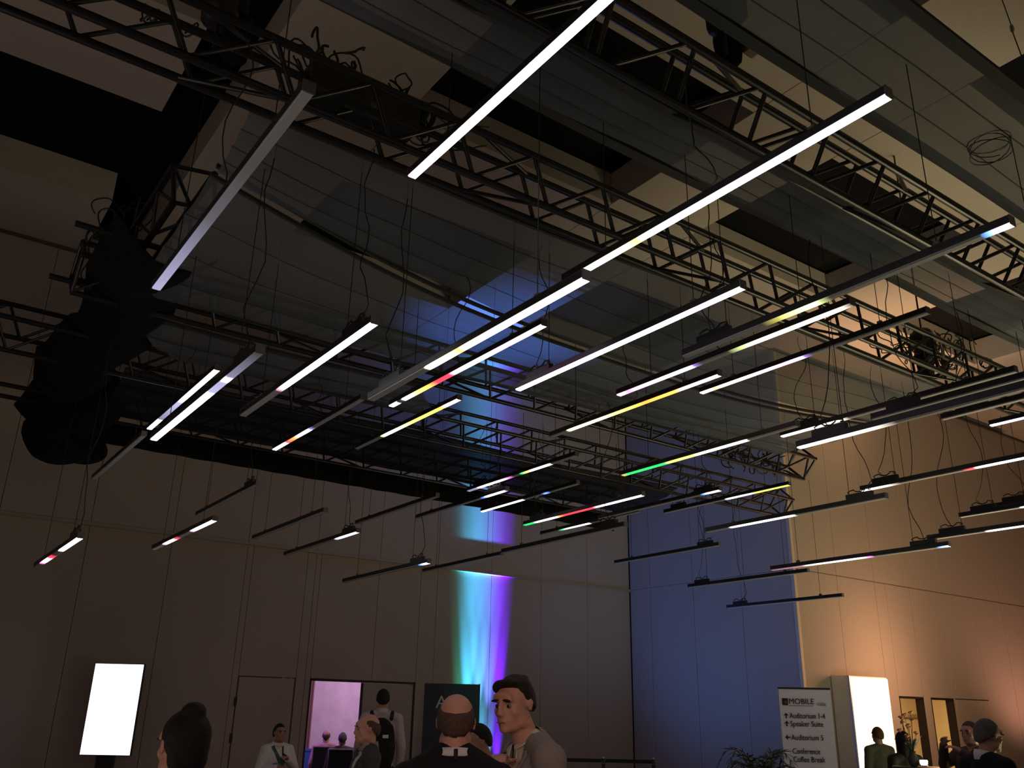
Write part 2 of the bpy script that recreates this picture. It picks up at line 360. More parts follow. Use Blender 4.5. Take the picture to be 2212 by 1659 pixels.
# ------------------------------------------------------------------ scrim canopy: strips of grey gauze with dark hems
def canopy(label, x0, x1, y0, y1, z0, z1, sag, n, skew=0.0, ma='scrim', hw=0.04):
    xm = (x0+x1)/2; ym = ((y0(xm) if callable(y0) else y0) + (y1(xm) if callable(y1) else y1))/2
    root = tag(empty('scrim_canopy', (xm, ym, (z0+z1)/2)), label, 'canopy', 'grey scrim canopies')
    nx = 30; f0 = y0 if callable(y0) else (lambda x, c=y0: c); f1 = y1 if callable(y1) else (lambda x, c=y1: c)
    for i in range(n):
        mb = MB(); vs = []; fs = []; ns = 5
        for ix in range(nx + 1):
            x = x0 + (x1 - x0)*ix/nx
            for k in range(ns + 1):
                t = (i + k/ns)/n; y = f0(x) + (f1(x) - f0(x))*t
                z = z0 + (z1 - z0)*t - sag*4*t*(1-t) - 0.035*math.sin(math.pi*k/ns) + 0.02*math.sin(x*1.3 + t*3.0) + 0.008*math.sin(x*4.1 + t*5.0)
                vs.append((x + skew*(t-0.5), y, z))
        w = ns + 1
        fs = [(ix*w+k, (ix+1)*w+k, (ix+1)*w+k+1, ix*w+k+1) for ix in range(nx) for k in range(ns)]
        mb.add(vs, fs); build('scrim_strip', mb, M[ma], root, smooth=True)
        if i:
            e = [Vector(vs[ix*w]) for ix in range(nx+1)]; build('seam', MB().add([p + Vector((0, s*0.005, -0.004)) for p in e for s in (-1, 1)], [(2*q, 2*q+1, 2*q+3, 2*q+2) for q in range(nx)]), M['hem'], root)
    for f, z, s0 in ((f0, z0, -skew/2), (f1, z1, skew/2)):
        hm = MB(); vs = []
        for ix in range(nx + 1):
            x = x0 + (x1 - x0)*ix/nx; y = f(x); zz = z + 0.02*math.sin(x*1.3)
            vs += [(x+s0, y-hw, zz-0.018), (x+s0, y+hw, zz-0.018), (x+s0, y+hw, zz+0.012), (x+s0, y-hw, zz+0.012)]
        hm.add(vs, [(4*k+j, 4*k+(j+1) % 4, 4*k+4+(j+1) % 4, 4*k+4+j) for k in range(nx) for j in range(4)] + [(3, 2, 1, 0), tuple(4*nx+j for j in range(4))])
        build('hem', hm, M['hem'], root)
    return root
slot = lambda x: 6.60 - 0.034*(x - 6.5)**2
canopy('grey scrim in sewn strips between the middle truss and the narrow slot', 1.35, 10.3, 4.98, lambda x: slot(x) - 0.07, 5.36, 5.27, 0.05, 4, hw=0.015)
canopy('grey scrim in sewn strips mid-hall, on the far side of the narrow slot', 1.35, 10.3, lambda x: slot(x) + 0.07, lambda x: 8.15 - 0.05*max(0.0, x - 5.0), 5.27, 5.30, 0.06, 4, hw=0.015)
canopy('dark grey scrim between the two nearest trusses', 1.2, 10.6, 3.34, 3.86, 5.42, 5.46, 0.03, 3)
canopy('grey scrim nearest the camera at the top right edge', 0.6, 11.5, 1.92, 2.72, 5.50, 5.62, 0.05, 3)
canopy('short grey scrim at left between the third and fourth trusses', 1.9, 5.3, 8.72, 9.75, 5.30, 5.36, 0.08, 3, 0.9)
canopy('dark scrim farthest from the camera, above the black valance', 1.9, 11.2, 10.70, 12.25, 5.40, 5.30, 0.12, 4, ma='darkscrim')

# black valance below the far truss, black masking along the left end, drape bundle
va = MB(); nv = 60; vs = []; fs = []
for i in range(nv + 1):
    x = 2.1 + (11.3 - 2.1)*i/nv; y = 12.42 + 0.02*math.sin(i*1.7)
    vs += [(x, y, 5.22), (x, y + 0.01, 5.02), (x, y + 0.02*math.sin(i*2.3), 4.93), (x, y+0.03, 5.22), (x, y+0.04, 5.02), (x, y+0.03, 4.93)]
for i in range(nv):
    a, b = i*6, (i+1)*6; fs += [(a, b, b+1, a+1), (a+1, b+1, b+2, a+2), (a+3, a+4, b+4, b+3), (a+4, a+5, b+5, b+4), (a+2, b+2, b+5, a+5), (a, a+3, b+3, b)]
va.add(vs, fs); tag(build('black_valance', va, M['blackcloth'], smooth=True), 'long black cloth valance hanging under the farthest truss', 'valance')
ms = MB(); vs = []; fs = []; ny, nx = 44, 8
for j in range(ny + 1):
    y = 7.2 + (12.9 - 7.2)*j/ny
    for i in range(nx + 1):
        u = i/nx; x = 1.02 + u*0.86 + 0.08*math.sin(y*2.2); z = 5.42 - 0.30*math.sin(math.pi*u) - 0.07*math.sin(y*5 + u*3)
        vs.append((x, y, z))
for j in range(ny + 1):
    for i in range(nx + 1):
        x, y, z = vs[j*(nx+1) + i]; vs.append((x, y, z + 0.03))
w = nx + 1; N0 = (ny+1)*w
for j in range(ny):
    for i in range(nx):
        a = j*w+i; fs += [(a, a+1, a+w+1, a+w), (N0+a, N0+a+w, N0+a+w+1, N0+a+1)]
for j in range(ny): fs += [(j*w, (j+1)*w, N0+(j+1)*w, N0+j*w), (j*w+nx, N0+j*w+nx, N0+(j+1)*w+nx, (j+1)*w+nx)]
for i in range(nx): fs += [(i, N0+i, N0+i+1, i+1), (ny*w+i, ny*w+i+1, N0+ny*w+i+1, N0+ny*w+i)]
ms.add(vs, fs); tag(build('black_masking_swag', ms, M['blackcloth'], smooth=True), 'black cloth swagged along the left end of the canopy grid', 'drape')

def blob(mb, vox, smooth_it=6):
    """fuse overlapping shapes into one continuous skin"""
    me = mb.mesh('tmp'); o = bpy.data.objects.new('tmp', me); COL.objects.link(o)
    r = o.modifiers.new('r', 'REMESH'); r.mode = 'VOXEL'; r.voxel_size = vox; r.adaptivity = 0.0
    if smooth_it:
        s = o.modifiers.new('s', 'SMOOTH'); s.factor = 0.5; s.iterations = smooth_it
    dg = bpy.context.evaluated_depsgraph_get(); dg.update()
    out = bpy.data.meshes.new_from_object(o.evaluated_get(dg)); bpy.data.objects.remove(o); bpy.data.meshes.remove(me)
    out.polygons.foreach_set('use_smooth', [True]*len(out.polygons)); return out
bd = MB(); rr = random.Random(3)
for k in range(26):
    y = 11.6 + 1.5*rr.random(); bd.ell((1.40 + 0.55*rr.random(), y, 5.00 + 0.45*rr.random()), (0.20+0.12*rr.random(), 0.25, 0.22+0.1*rr.random()), 10, 7)
bd.ell((1.62, 12.75, 4.86), (0.40, 0.42, 0.24)); bd.ell((1.95, 12.95, 4.92), (0.34, 0.35, 0.2))
tag(link('black_drape_bundle', blob(bd, 0.05, 3), M['blackcloth']), 'lumpy bundle of gathered black drape at the left corner of the canopy', 'drape')
for y in (7.4, 8.6, 9.6, 11.9, 12.4):
    rod('pipe_end', (0.72, y, 5.42 if y < 9 else 5.30), (1.6, y, 5.42 if y < 9 else 5.30), 0.03, T6)

# ------------------------------------------------------------------ cable coils, hoists, dimmer box on the trusses
def coil(label, c, rad, turns, ax='Y', hang=0.0, thick=0.011):
    pts = []; n = 18*turns; rr = random.Random(int(c[0]*100))
    for i in range(n + 1):
        a = 2*math.pi*i/18; q = rad*(1 + 0.10*math.sin(i*0.37) + 0.05*rr.random()); d = 0.05*math.sin(i*0.21) + 0.004*i/18
        if ax == 'Y': p = Vector((q*math.cos(a), d, q*math.sin(a)))
        elif ax == 'X': p = Vector((d, q*math.cos(a), q*math.sin(a)))
        else: p = Vector((q*math.cos(a), q*math.sin(a), d))
        pts.append(Vector(c) + p)
    o = build('cable_coil', MB().tube(pts, thick, 5), M['rubber'], smooth=True)
    return tag(o, label, 'cable', 'coiled cables on the trusses')
def hoist(label, p, ztop=TOP + 0.56):
    p = Vector(p); root = tag(empty('chain_hoist', p), label, 'hoist', 'chain hoists holding the trusses')
    build('motor_body', MB().lathe([(0.05,-0.22),(0.12,-0.2),(0.13,-0.05),(0.13,0.16),(0.10,0.2),(0.04,0.22)], p, 14), M['plastic'], root, smooth=True)
    build('gear_case', MB().box(p.x-0.17, p.x+0.17, p.y-0.09, p.y+0.09, p.z-0.1, p.z+0.1, 0.02), M['plastic'], root)
    rod('hook_rod', p + Vector((0,0,-0.45)), p + Vector((0,0,-0.2)), 0.014, root)
    rod('lift_chain', p + Vector((0,0,0.2)), Vector((p.x, p.y, ztop)), 0.012, root)
    bagp = p + Vector((0.16, 0.1, -0.05))
    build('chain_bag', MB().lathe([(0.02,-0.32),(0.09,-0.30),(0.11,-0.1),(0.10,0.05),(0.07,0.07)], bagp, 12), M['blackcloth'], root, smooth=True)
    return root
hoist('black chain hoist on the middle truss near the top left corner', at(470, 60, 6.0) + Vector((0, 0, 0.25)))
hoist('black chain hoist above the nearest truss at the top edge', at(1560, 10, 6.3))
hoist('black chain hoist among the cables at the right end of the middle truss', at(1995, 745, 11.2))
def cable_nest(label, c, sx, sy, sz, n, seed):
    rr = random.Random(seed); mb = MB(); c = Vector(c)
    for k in range(n):
        p = c + Vector((sx*(rr.random()-.5), sy*(rr.random()-.5), sz*(rr.random()-.2)*0.6)); q = []
        R = 0.05 + 0.10*rr.random(); tilt = rr.random()*6.28; arc = 2.5 + 5*rr.random(); st = rr.random()*6.28; dr = sx*(rr.random()-.5)*0.5
        ax = Vector((math.cos(tilt), math.sin(tilt), 0)); up = Vector((0.3*(rr.random()-.5), 0.3*(rr.random()-.5), 1))
        for j in range(22):
            t = st + arc*j/21; q.append(p + ax*math.cos(t)*R*(1+0.3*math.sin(j*0.5)) + up*math.sin(t)*R*1.2 + Vector((dr*j/21, 0, 0)))
        mb.tube(q, 0.006 + 0.004*rr.random(), 5)
    for k in range(n//3):
        x0 = c.x + sx*(rr.random()-.7); L = sx*(0.3+0.5*rr.random()); y = c.y + sy*(rr.random()-.5); z = c.z + sz*(rr.random()-.1)*0.4; dp = 0.03 + 0.12*rr.random()
        mb.tube([(x0 + L*t/12, y + 0.03*math.sin(t), z - dp*4*(t/12)*(1-t/12)) for t in range(13)], 0.007, 5)
    return tag(build('cable_nest', mb, M['rubber'], smooth=True), label, 'cables', kind='stuff')
cable_nest('tangle of black cables over the dimmer box on the middle truss', at(800, 215, 6.3), 1.1, 0.35, 0.42, 26, 4)
cable_nest('tangle of black cables at the right end of the middle truss', at(2000, 770, 11.0), 1.5, 0.4, 0.5, 26, 9)
cable_nest('tangle of black cables hanging at the left end of the canopy', at(240, 540, 8.4), 0.35, 1.3, 0.5, 22, 13)
cable_nest('tangle of black cables near the right end of the far trusses', at(1640, 1010, 13.6), 1.2, 0.4, 0.4, 16, 17)
c0 = at(785, 232, 6.25)
dimmer = tag(empty('dimmer_box', c0), 'black dimmer box strapped inside the middle truss', 'dimmer box')
build('case', MB().box(c0.x-0.45, c0.x+0.38, c0.y-0.16, c0.y+0.14, c0.z-0.12, c0.z+0.12, 0.015), M['plastic'], dimmer)
build('name_plate', MB().box(c0.x-0.02, c0.x+0.05, c0.y-0.165, c0.y-0.155, c0.z-0.1, c0.z-0.06), M['cap'], dimmer)
build('handle', MB().tube([c0+Vector((-0.2,-0.15,-0.12)), c0+Vector((-0.2,-0.15,-0.17)), c0+Vector((0.1,-0.15,-0.17)), c0+Vector((0.1,-0.15,-0.12))], 0.012, 6), M['plastic'], dimmer)
coil('thick coil of black cable hanging below the dimmer box', at(908, 258, 6.5), 0.105, 6, 'X', thick=0.012)
coil('round loop of cable on the truss at the top left', at(322, 33, 6.0), 0.055, 3, 'X', thick=0.007)
coil('open bent loop of cable beside the top left hoist', at(405, 62, 6.0), 0.055, 1, 'X', thick=0.007)
coil('coil of cable in the tangle at the right end of the middle truss', at(2022, 790, 10.9), 0.14, 5, 'X', thick=0.014)
coil('small ring of cable hanging at the far right gap', at(2130, 785, 11.4), 0.06, 2, 'X', thick=0.010)
coil('thin tangled wire loops under the scrim at the right edge', on(2140, 320, 2, 5.46), 0.13, 4, 'Z', thick=0.004)
jb = at(1622, 103, 6.4)
jbx = tag(build('junction_box', MB().box(jb.x-0.05, jb.x+0.05, jb.y-0.04, jb.y+0.04, jb.z-0.05, jb.z+0.05, 0.01), mat('tan_metal', (0.42, 0.30, 0.18), 0.5)), 'small tan junction box on top of the nearest truss', 'junction box')
hk = at(2186, 62, 9.2)
hkr = tag(empty('ceiling_hook', hk), 'rigging hook on a slack wire below the ceiling at top right', 'hook')
build('hook_body', MB().lathe([(0.004,-0.06),(0.022,-0.02),(0.02,0.03),(0.006,0.06)], hk, 8), M['alu'], hkr)
rod('wire', hk + Vector((0,0,0.05)), hk + Vector((0.05,0.12,1.3)), 0.006, hkr); rod('wire', hk - Vector((0,0,0.05)), hk + Vector((0.05,-0.1,-1.3)), 0.006, hkr)
# ------------------------------------------------------------------ LED light bars, 2.4 m long, all running along Y
BL = 2.4
hm = MB()                                     # U-shaped extrusion
hm.box(-0.029, 0.029, -BL+0.006, -0.006, 0.010, 0.058, 0.004); HOUS = hm.mesh('housing')
dm = MB(); nseg = 12; pr = [(-0.026, 0.012), (-0.026, 0.003), (-0.020, 0.0), (0.020, 0.0), (0.026, 0.003), (0.026, 0.012)]
vs = [(x, -BL+0.008 + (BL-0.016)*k/nseg, z) for k in range(nseg+1) for x, z in pr]
fs = [(k*6+i, (k+1)*6+i, (k+1)*6+i+1, k*6+i+1) for k in range(nseg) for i in range(5)] + [tuple(range(6)), tuple(nseg*6+i for i in range(5,-1,-1))]
dm.add(vs, fs); DIFF = dm.mesh('diffuser')
CAPM = MB().box(-0.030, 0.030, -0.007, 0.0, 0.0, 0.060, 0.002).mesh('end_cap')
sc = MB().box(-0.030, 0.030, -0.007, 0.0, 0.0, 0.060, 0.002)
DRV = MB().box(-0.024, 0.024, -0.15, 0.15, 0.0, 0.052, 0.005).mesh('driver_box')
CLIP = MB().box(-0.012, 0.012, -0.02, 0.02, 0.0, 0.03, 0.004).mesh('hanger_clip')
WIRE = MB().tube([(0,0,0),(0,0,1)], 0.0032, 5).mesh('suspension_wire')
CABS = []
for v in range(4):
    rr = random.Random(20+v); n = 14
    CABS.append(MB().tube([(0.07*math.sin(k*0.8+v)*(k/n)*(1-k/n)*3 + 0.02*rr.random(), 0.16*math.sin(k*0.45+v*2)*(1-k/n)*(k>0), k/n) for k in range(n+1)], 0.0042, 5).mesh('data_cable'))
LOOP = MB().tube([(0, 0.12*math.cos(t*0.5)-0.05+0.02*math.sin(3*t), 0.02+0.035*abs(math.sin(t))) for t in [k*0.55 for k in range(13)]], 0.0065, 5).mesh('cable_loop')
for me, ma in ((HOUS,'housing'),(CAPM,'cap'),(DRV,'plastic'),(CLIP,'cap'),(WIRE,'rubber'),(LOOP,'rubber')): me.materials.append(M[ma])
for c in CABS: c.materials.append(M['rubber'])
K = (0, 0, 0)
WH = (1.0, 0.97, 0.98); WW = (1.0, 0.94, 0.80); CW = (0.86, 0.93, 1.0); PK = (1.0, 0.45, 0.62); MG = (0.85, 0.18, 0.75); RD = (0.85, 0.025, 0.06)
OR = (0.95, 0.30, 0.04); YL = (0.85, 0.80, 0.12); YG = (0.80, 0.95, 0.35); GR = (0.0, 0.50, 0.10); VI = (0.45, 0.25, 1.0); BU = (0.12, 0.28, 1.0); LV = (0.62, 0.62, 1.0)
def led(stops):
    A = bpy.data.materials.new('led_diffuser'); A.use_nodes = True; nt = A.node_tree; b = nt.nodes['Principled BSDF']
    b.inputs['Base Color'].default_value = (0.40, 0.40, 0.41, 1); b.inputs['Roughness'].default_value = 0.5
    tc = nt.nodes.new('ShaderNodeTexCoord'); sx = nt.nodes.new('ShaderNodeSeparateXYZ'); mu = nt.nodes.new('ShaderNodeMath'); mu.operation = 'MULTIPLY'
    mu.inputs[1].default_value = -1.0/BL; rp = nt.nodes.new('ShaderNodeValToRGB'); el = rp.color_ramp.elements
    while len(el) > 1: el.remove(el[-1])
    first = True
    for t, c, s in stops:
        e = el[0] if first else el.new(t); first = False
        e.position = t; e.color = (c[0]*s, c[1]*s, c[2]*s, 1)
    nt.links.new(tc.outputs['Object'], sx.inputs[0]); nt.links.new(sx.outputs[1], mu.inputs[0]); nt.links.new(mu.outputs[0], rp.inputs[0])
    nt.links.new(rp.outputs[0], b.inputs['Emission Color']); b.inputs['Emission Strength'].default_value = LEDP
    return A
LEDP = 7.0
OFF = [(0, K, 0)]
D = 0.16    # share of full power at which a colour still reads as a colour
# (x, y of the far end, z, stops far -> near, end that carries the driver box, label)
BARS = [
 (1.06, 5.45, 4.13, [(0,LV,.09),(.12,LV,.07),(.45,LV,.012),(.7,K,0)], None, 'unlit grey light bar, leftmost of the large ones, crossing the left truss'),
 (2.15, 4.15, 4.72, [(0,PK,.6),(.08,PK,.8),(.16,WH,1),(1,WH,1)], None, 'brilliant white light bar with a crimson-tinged tip, running off the top edge'),
 (3.34, 4.12, 4.36, [(0,CW,.8),(.06,WW,.7),(.3,YL,.5),(.36,CW,1),(.55,WH,1),(.66,MG,.7),(.74,WH,1),(.86,CW,1),(1,WW,1)], None, 'long brilliant white light bar with a magenta stretch, upper right of centre'),
 (4.53, 4.18, 4.14, [(0,K,0),(.31,K,0),(.36,YL,.10),(.44,YG,.40),(.48,YG,.55),(.5,YG,.12),(.53,K,0),(.93,K,0),(.95,BU,.5),(.98,VI,1),(1,WH,.9)], 'f', 'mostly unlit light bar with a blue-violet tip against the right truss'),
 (5.08, 5.50, 4.33, [(0,PK,.7),(.06,MG,.5),(.2,PK,.8),(.34,WH,.6),(.39,VI,.1),(.42,K,0),(.54,K,0),(.6,YG,.18),(.75,WW,.8),(.9,WW,.5),(1,K,0)], None, 'light bar pink at its far end and pale yellow nearer, right'),
 (6.30, 5.61, 4.66, [(0,WH,.9),(.08,OR,.9),(.16,WW,.9),(.3,PK,.8),(.42,MG,.7),(.48,LV,.8),(.52,VI,.1),(.55,K,0),(1,K,0)], None, 'light bar glowing peach to violet along its far half, right of centre'),
 (5.64, 7.19, 4.45, [(0,K,0),(.12,K,0),(.14,YG,.7),(.3,YG,.7),(.45,YL,.5),(.6,OR,.35),(.78,OR,.5),(.86,PK,.8),(1,WH,.8)], None, 'light bar shading from lime through orange to pink, right of centre'),
 (2.63, 5.46, 3.73, [(0,K,0),(.33,K,0),(.36,WW,.8),(.5,OR,.75),(.56,WW,.9),(.62,WH,1),(1,WH,1)], 'f', 'long light bar with a bare grey far third and a white near end cap, centre'),
 (3.66, 7.15, 4.36, [(0,WH,.8),(.05,WH,.9),(.07,K,0),(.1,K,0),(.12,WW,.8),(.2,YL,.7),(.28,OR,.6),(.36,RD,.3),(.45,RD,.35),(.5,PK,.8),(.56,WH,1),(.8,MG,.9),(1,WH,1)], None, 'light bar running orange, red and magenta below the grey-tailed one'),
 (4.02, 5.58, 4.16, [(0,WH,1),(.4,WH,1),(.55,LV,1),(.7,WH,1),(.85,VI,.8),(1,WH,.9)], 'f', 'white light bar with a violet cast on its side, right of centre'),
 (2.23, 7.06, 3.94, [(0,K,0),(.33,K,0),(.36,PK,.3),(.4,WW,.7),(.55,WH,.9),(.7,WH,1),(1,WH,1)], 'n', 'light bar with a dark far third and a bright white near half, left of centre'),
 (1.62, 7.36, 3.68, [(0,WH,1),(.5,WH,1),(.58,CW,.9),(.62,LV,.12),(.72,LV,.10),(.75,CW,.4),(.78,LV,.05),(1,K,0)], 'n', 'light bar white at its far half and grey-lavender near its cable, left'),
 (2.20, 10.3, 4.61, [(0,WH,.9),(.17,WH,.9),(.2,LV,.05),(.35,LV,.09),(.5,LV,.13),(.56,CW,.6),(.62,WH,1),(1,WH,1)], None, 'white light bar with a lavender dim middle, beside the black drape bundle'),
 (1.98, 11.86, 4.29, OFF, None, 'unlit light bar faint against the wall below the drape bundle'),
 (3.65, 10.16, 4.60, [(0,WH,.9),(.14,WH,.8),(.18,RD,.4),(.28,OR,.35),(.34,PK,.8),(.43,WH,.9),(.46,VI,.15),(.5,K,0),(1,K,0)], None, 'light bar lit white and red at its far end only, left of centre'),
 (4.57, 9.78, 4.70, [(0,K,0),(.28,K,0),(.31,YG,.5),(.36,WW,1),(.46,YG,.5),(.6,YL,.3),(.78,YL,.3),(.86,OR,.5),(.92,WW,.9),(1,PK,.8)], None, 'light bar glowing yellow along its near two thirds, centre'),
 (3.57, 12.76, 4.19, OFF, 'n', 'unlit light bar high on the left wall, with a cable box at its right tip'),
 (2.80, 11.72, 3.48, [(0,K,0),(.2,K,0),(.24,PK,.6),(.32,WH,.9),(.42,RD,.35),(.48,K,0),(.66,K,0),(.7,PK,.5),(.76,WH,1),(1,WH,.9)], None, 'small light bar with two lit pink-white patches, left wall'),
 (1.47, 11.3, 3.07, [(0,K,0),(.15,K,0),(.2,MG,.6),(.28,WH,.9),(.38,RD,.5),(.48,K,0),(.6,K,0),(.66,WH,1),(1,WH,1)], 'n', 'lowest small light bar at the far left, pink patch and white tip'),
 (4.21, 12.12, 3.84, OFF, None, 'unlit light bar with a grey face against the wall, left of centre'),
 (4.86, 12.54, 3.74, [(0,K,0),(.72,K,0),(.76,LV,.5),(.82,WH,1),(.94,LV,.8),(1,LV,.2)], 'n', 'unlit light bar with one lavender-white tip, left of centre'),
 (5.84, 12.28, 4.30, OFF, None, 'black unlit light bar rising towards the truss, left of the blue beam'),
 (5.51, 11.84, 3.34, [(0,K,0),(.9,K,0),(.93,BU,.5),(.96,WH,1),(1,LV,.6)], 'n', 'dark low light bar ending in a small blue-white glow'),
 (7.82, 13.58, 3.92, OFF, None, 'dark light bar crossing in front of the blue beam near the ledge'),
 (6.72, 9.60, 3.62, OFF, 'n', 'dark light bar continuing right from the blue beam to the wall corner'),
 (6.60, 11.75, 4.41, [(0,K,0),(.74,K,0),(.78,BU,.3),(.82,WH,1),(.92,WH,1),(.96,CW,.3),(1,K,0)], 'n', 'dark light bar with one white patch above the blue beam'),
 (6.57, 10.27, 4.56, [(0,LV,.06),(.1,LV,.08),(.13,PK,.6),(.2,WH,.9),(.34,PK,.6),(.42,MG,.2),(.46,K,0),(.52,K,0),(.54,GR,.4),(.6,YL,.35),(.65,CW,.8),(.76,WH,1),(.8,K,0),(1,K,0)], 'f', 'light bar with pink and cyan-white lit stretches under the far truss'),
 (7.66, 11.55, 4.63, [(0,WH,.9),(.3,WW,.9),(.44,WH,.9),(.48,K,0),(.66,K,0),(.7,BU,.4),(.74,K,0),(1,K,0)], None, 'light bar white at its far end in front of the blue beam'),
 (7.28, 9.88, 4.11, [(0,GR,.3),(.1,GR,.35),(.14,WW,.6),(.26,WH,.9),(.33,OR,.3),(.38,RD,.25),(.62,RD,.28),(.68,PK,.8),(.8,WH,1),(1,WW,.7)], 'f', 'light bar green, red and white along its length, before the wall corner'),
 (9.00, 11.73, 4.46, [(0,K,0),(.2,K,0),(.24,GR,.3),(.36,CW,.6),(.5,WH,.9),(.54,K,0),(1,K,0)], None, 'dark light bar with one green-white stretch, before the wall corner'),
 (8.70, 9.91, 4.40, [(0,K,0),(.86,K,0),(.89,BU,.5),(.93,WH,1),(1,WH,.9)], 'n', 'dark light bar with a blue-white tip before the blue wall'),
 (6.67, 7.18, 4.19, [(0,OR,.2),(.04,GR,.30),(.28,GR,.35),(.33,YL,.35),(.46,YL,.5),(.55,WW,.9),(.72,WH,1),(.76,K,0),(1,K,0)], None, 'light bar emerald green at its far end and white in the middle'),
 (7.37, 5.50, 4.39, [(0,MG,.9),(.04,WH,.9),(.12,WW,.6),(.25,WW,.5),(.34,K,0),(1,K,0)], 'f', 'long light bar with a violet-white far tip, running off the right edge'),
 (5.76, 4.15, 3.66, [(0,RD,.4),(.02,WH,.9),(.08,WW,.7),(.2,WW,.6),(.3,WW,.15),(.36,K,0),(1,K,0)], 'f', 'long light bar with a red-white far tip, just below the violet-tipped one'),
 (6.87, 4.15, 4.13, OFF, 'f', 'unlit light bar squeezed between two lit ones at the right edge'),
 (8.07, 4.15, 4.38, OFF, 'f', 'short-looking unlit light bar above the wall line at the right edge'),
 (9.02, 4.15, 4.51, [(0,WH,.9),(.05,LV,.9),(.3,VI,.8),(1,VI,.8)], None, 'violet-white light bar cut off by the right edge'),
 (8.70, 5.50, 4.02, [(0,WW,.6),(.1,WW,.55),(.16,WW,.1),(.2,K,0),(.48,K,0),(.53,RD,.3),(.58,WH,1),(1,WH,1)], 'f', 'light bar with a cream far tip over the orange wall'),
 (8.07, 7.23, 3.73, [(0,K,0),(.15,K,0),(.2,CW,.6),(.35,WH,.9),(.5,CW,.8),(.55,K,0),(.7,K,0),(1,K,0)], 'n', 'light bar with a blue-white stretch crossing the wall corner'),
 (9.94, 9.75, 4.64, [(0,K,0),(.52,K,0),(.57,WH,.9),(.66,WW,.6),(.75,YL,.25),(1,YL,.18)], 'f', 'light bar with a yellowish near half in front of the truss ends'),
 (10.51, 11.56, 4.12, OFF, 'n', 'black unlit light bar before the blue wall, highest of three'),
 (11.20, 10.5, 3.67, OFF, 'f', 'black unlit light bar before the blue wall, middle of three'),
 (12.67, 10.96, 3.48, OFF, 'f', 'black unlit light bar before the blue wall, lowest of three'),
 (9.43, 7.38, 3.43, [(0,PK,.03),(.2,PK,.06),(.32,WW,.5),(.5,WH,.9),(.58,MG,.5),(.62,K,0),(.94,K,0),(.97,BU,.7),(1,CW,.8)], 'n', 'light bar with a blue glowing near tip over the orange wall'),
 (9.94, 5.50, 3.63, [(0,K,0),(.28,K,0),(.33,WH,.8),(.5,PK,.6),(.7,WH,.8),(1,CW,.9)], 'f', 'pink-white light bar at the lower right edge'),
 (10.75, 5.50, 4.01, [(0,K,0),(.3,K,0),(.35,WH,.9),(1,WW,.8)], 'f', 'white light bar at the right edge above the pink-white one'),
 (11.60, 5.50, 4.25, OFF, 'f', 'grey unlit light bar half hidden at the right edge'),
]
RIG = 5.24
for i, (x, y, z, stops, drv, label) in enumerate(BARS):
    root = tag(empty('led_light_bar', (x, y, z)), label, 'light bar', 'suspended LED light bars')
    link('housing', HOUS, None, root, False)
    dfo = link('diffuser', DIFF, None, root, False)
    ma = led(stops)
    if not DIFF.materials: DIFF.materials.append(ma)
    dfo.material_slots[0].link = 'OBJECT'; dfo.material_slots[0].material = ma
    c = link('end_cap', CAPM, None, root, False); c = link('end_cap', CAPM, None, root, False); c.location = (0, -BL+0.007, 0)
    for yy in (-0.42, -BL+0.42):
        k = link('hanger_clip', CLIP, None, root, False); k.location = (0, yy, 0.056)
        wv = link('suspension_wire', WIRE, None, root, False); wv.location = (0, yy, 0.08); wv.scale = (1, 1, (TOP + 0.6 if y > 13.0 else RIG + 0.25) - z - 0.08)
    yd = -0.30 if drv == 'f' else (-BL+0.30 if drv == 'n' else None)
    if yd is not None:
        k = link('driver_box', DRV, None, root, False); k.location = (0, yd, 0.058)
        lp = link('cable_loop', LOOP, None, k, False); lp.location = (0, 0.05, 0.04)
        cb = link('data_cable', CABS[i % 4], None, root, False); cb.location = (0.01, yd, 0.10); cb.scale = (1, 1, RIG + 0.2 - z - 0.10)
    elif i % 2 == 0:
        cb = link('data_cable', CABS[i % 4], None, root, False); cb.location = (0.01, -BL*0.5, 0.05); cb.scale = (1, 1, RIG + 0.2 - z - 0.05)

# ------------------------------------------------------------------ LED uplight batten at the foot of the back wall
ux, uy = 10.26, YB - 0.42
up = tag(empty('uplight_batten', (ux, uy, 0)), 'floor LED uplight throwing the cyan and blue beam up the back wall', 'uplight')
build('body', MB().box(ux-0.55, ux+0.55, uy-0.06, uy+0.06, 0.02, 0.16, 0.01), M['plastic'], up)
def tilt(deg, x): return (x, uy + math.sin(math.radians(deg))*5, 0.2 + math.cos(math.radians(deg))*5)
for k, (dx, col, pw) in enumerate(((-0.46, (0.02, 1.0, 0.35), 0.13), (-0.26, (0.05, 0.90, 0.95), 1.0), (0.0, (0.06, 0.66, 1.0), 1.1), (0.24, (0.10, 0.36, 1.0), 0.9), (0.48, (0.12, 0.01, 1.0), 1.15))):
    build('lens', MB().lathe([(0.001, 0.162), (0.045, 0.164), (0.05, 0.16), (0.05, 0.14)], (ux+dx, uy, 0), 12), M['chrome'], up)
    for deg, cone, p, sx in ((19, 44, 300, 0.40), (7, 18, 4600, 0.60), (3.6, 9, 9000, 0.9)):
        cc = col if deg > 15 else (col[0]*1.2, col[1]*0.55, 1.0 if col[2] > 0.5 else col[2])
        l = light('uplight_beam', 'SPOT', (ux+dx, uy, 0.2), cc, p*pw, aim=tilt(deg, ux+dx*1.0), size=0.02, cone=cone, blend=1.0)
        l.scale = (sx, 1.0, 1.0)
light('uplight_spill', 'SPOT', (ux, uy-0.1, 0.2), (0.07, 0.22, 1.0), 9000, aim=(9.6, 13.4, 9.0), size=0.05, cone=34, blend=1.0)
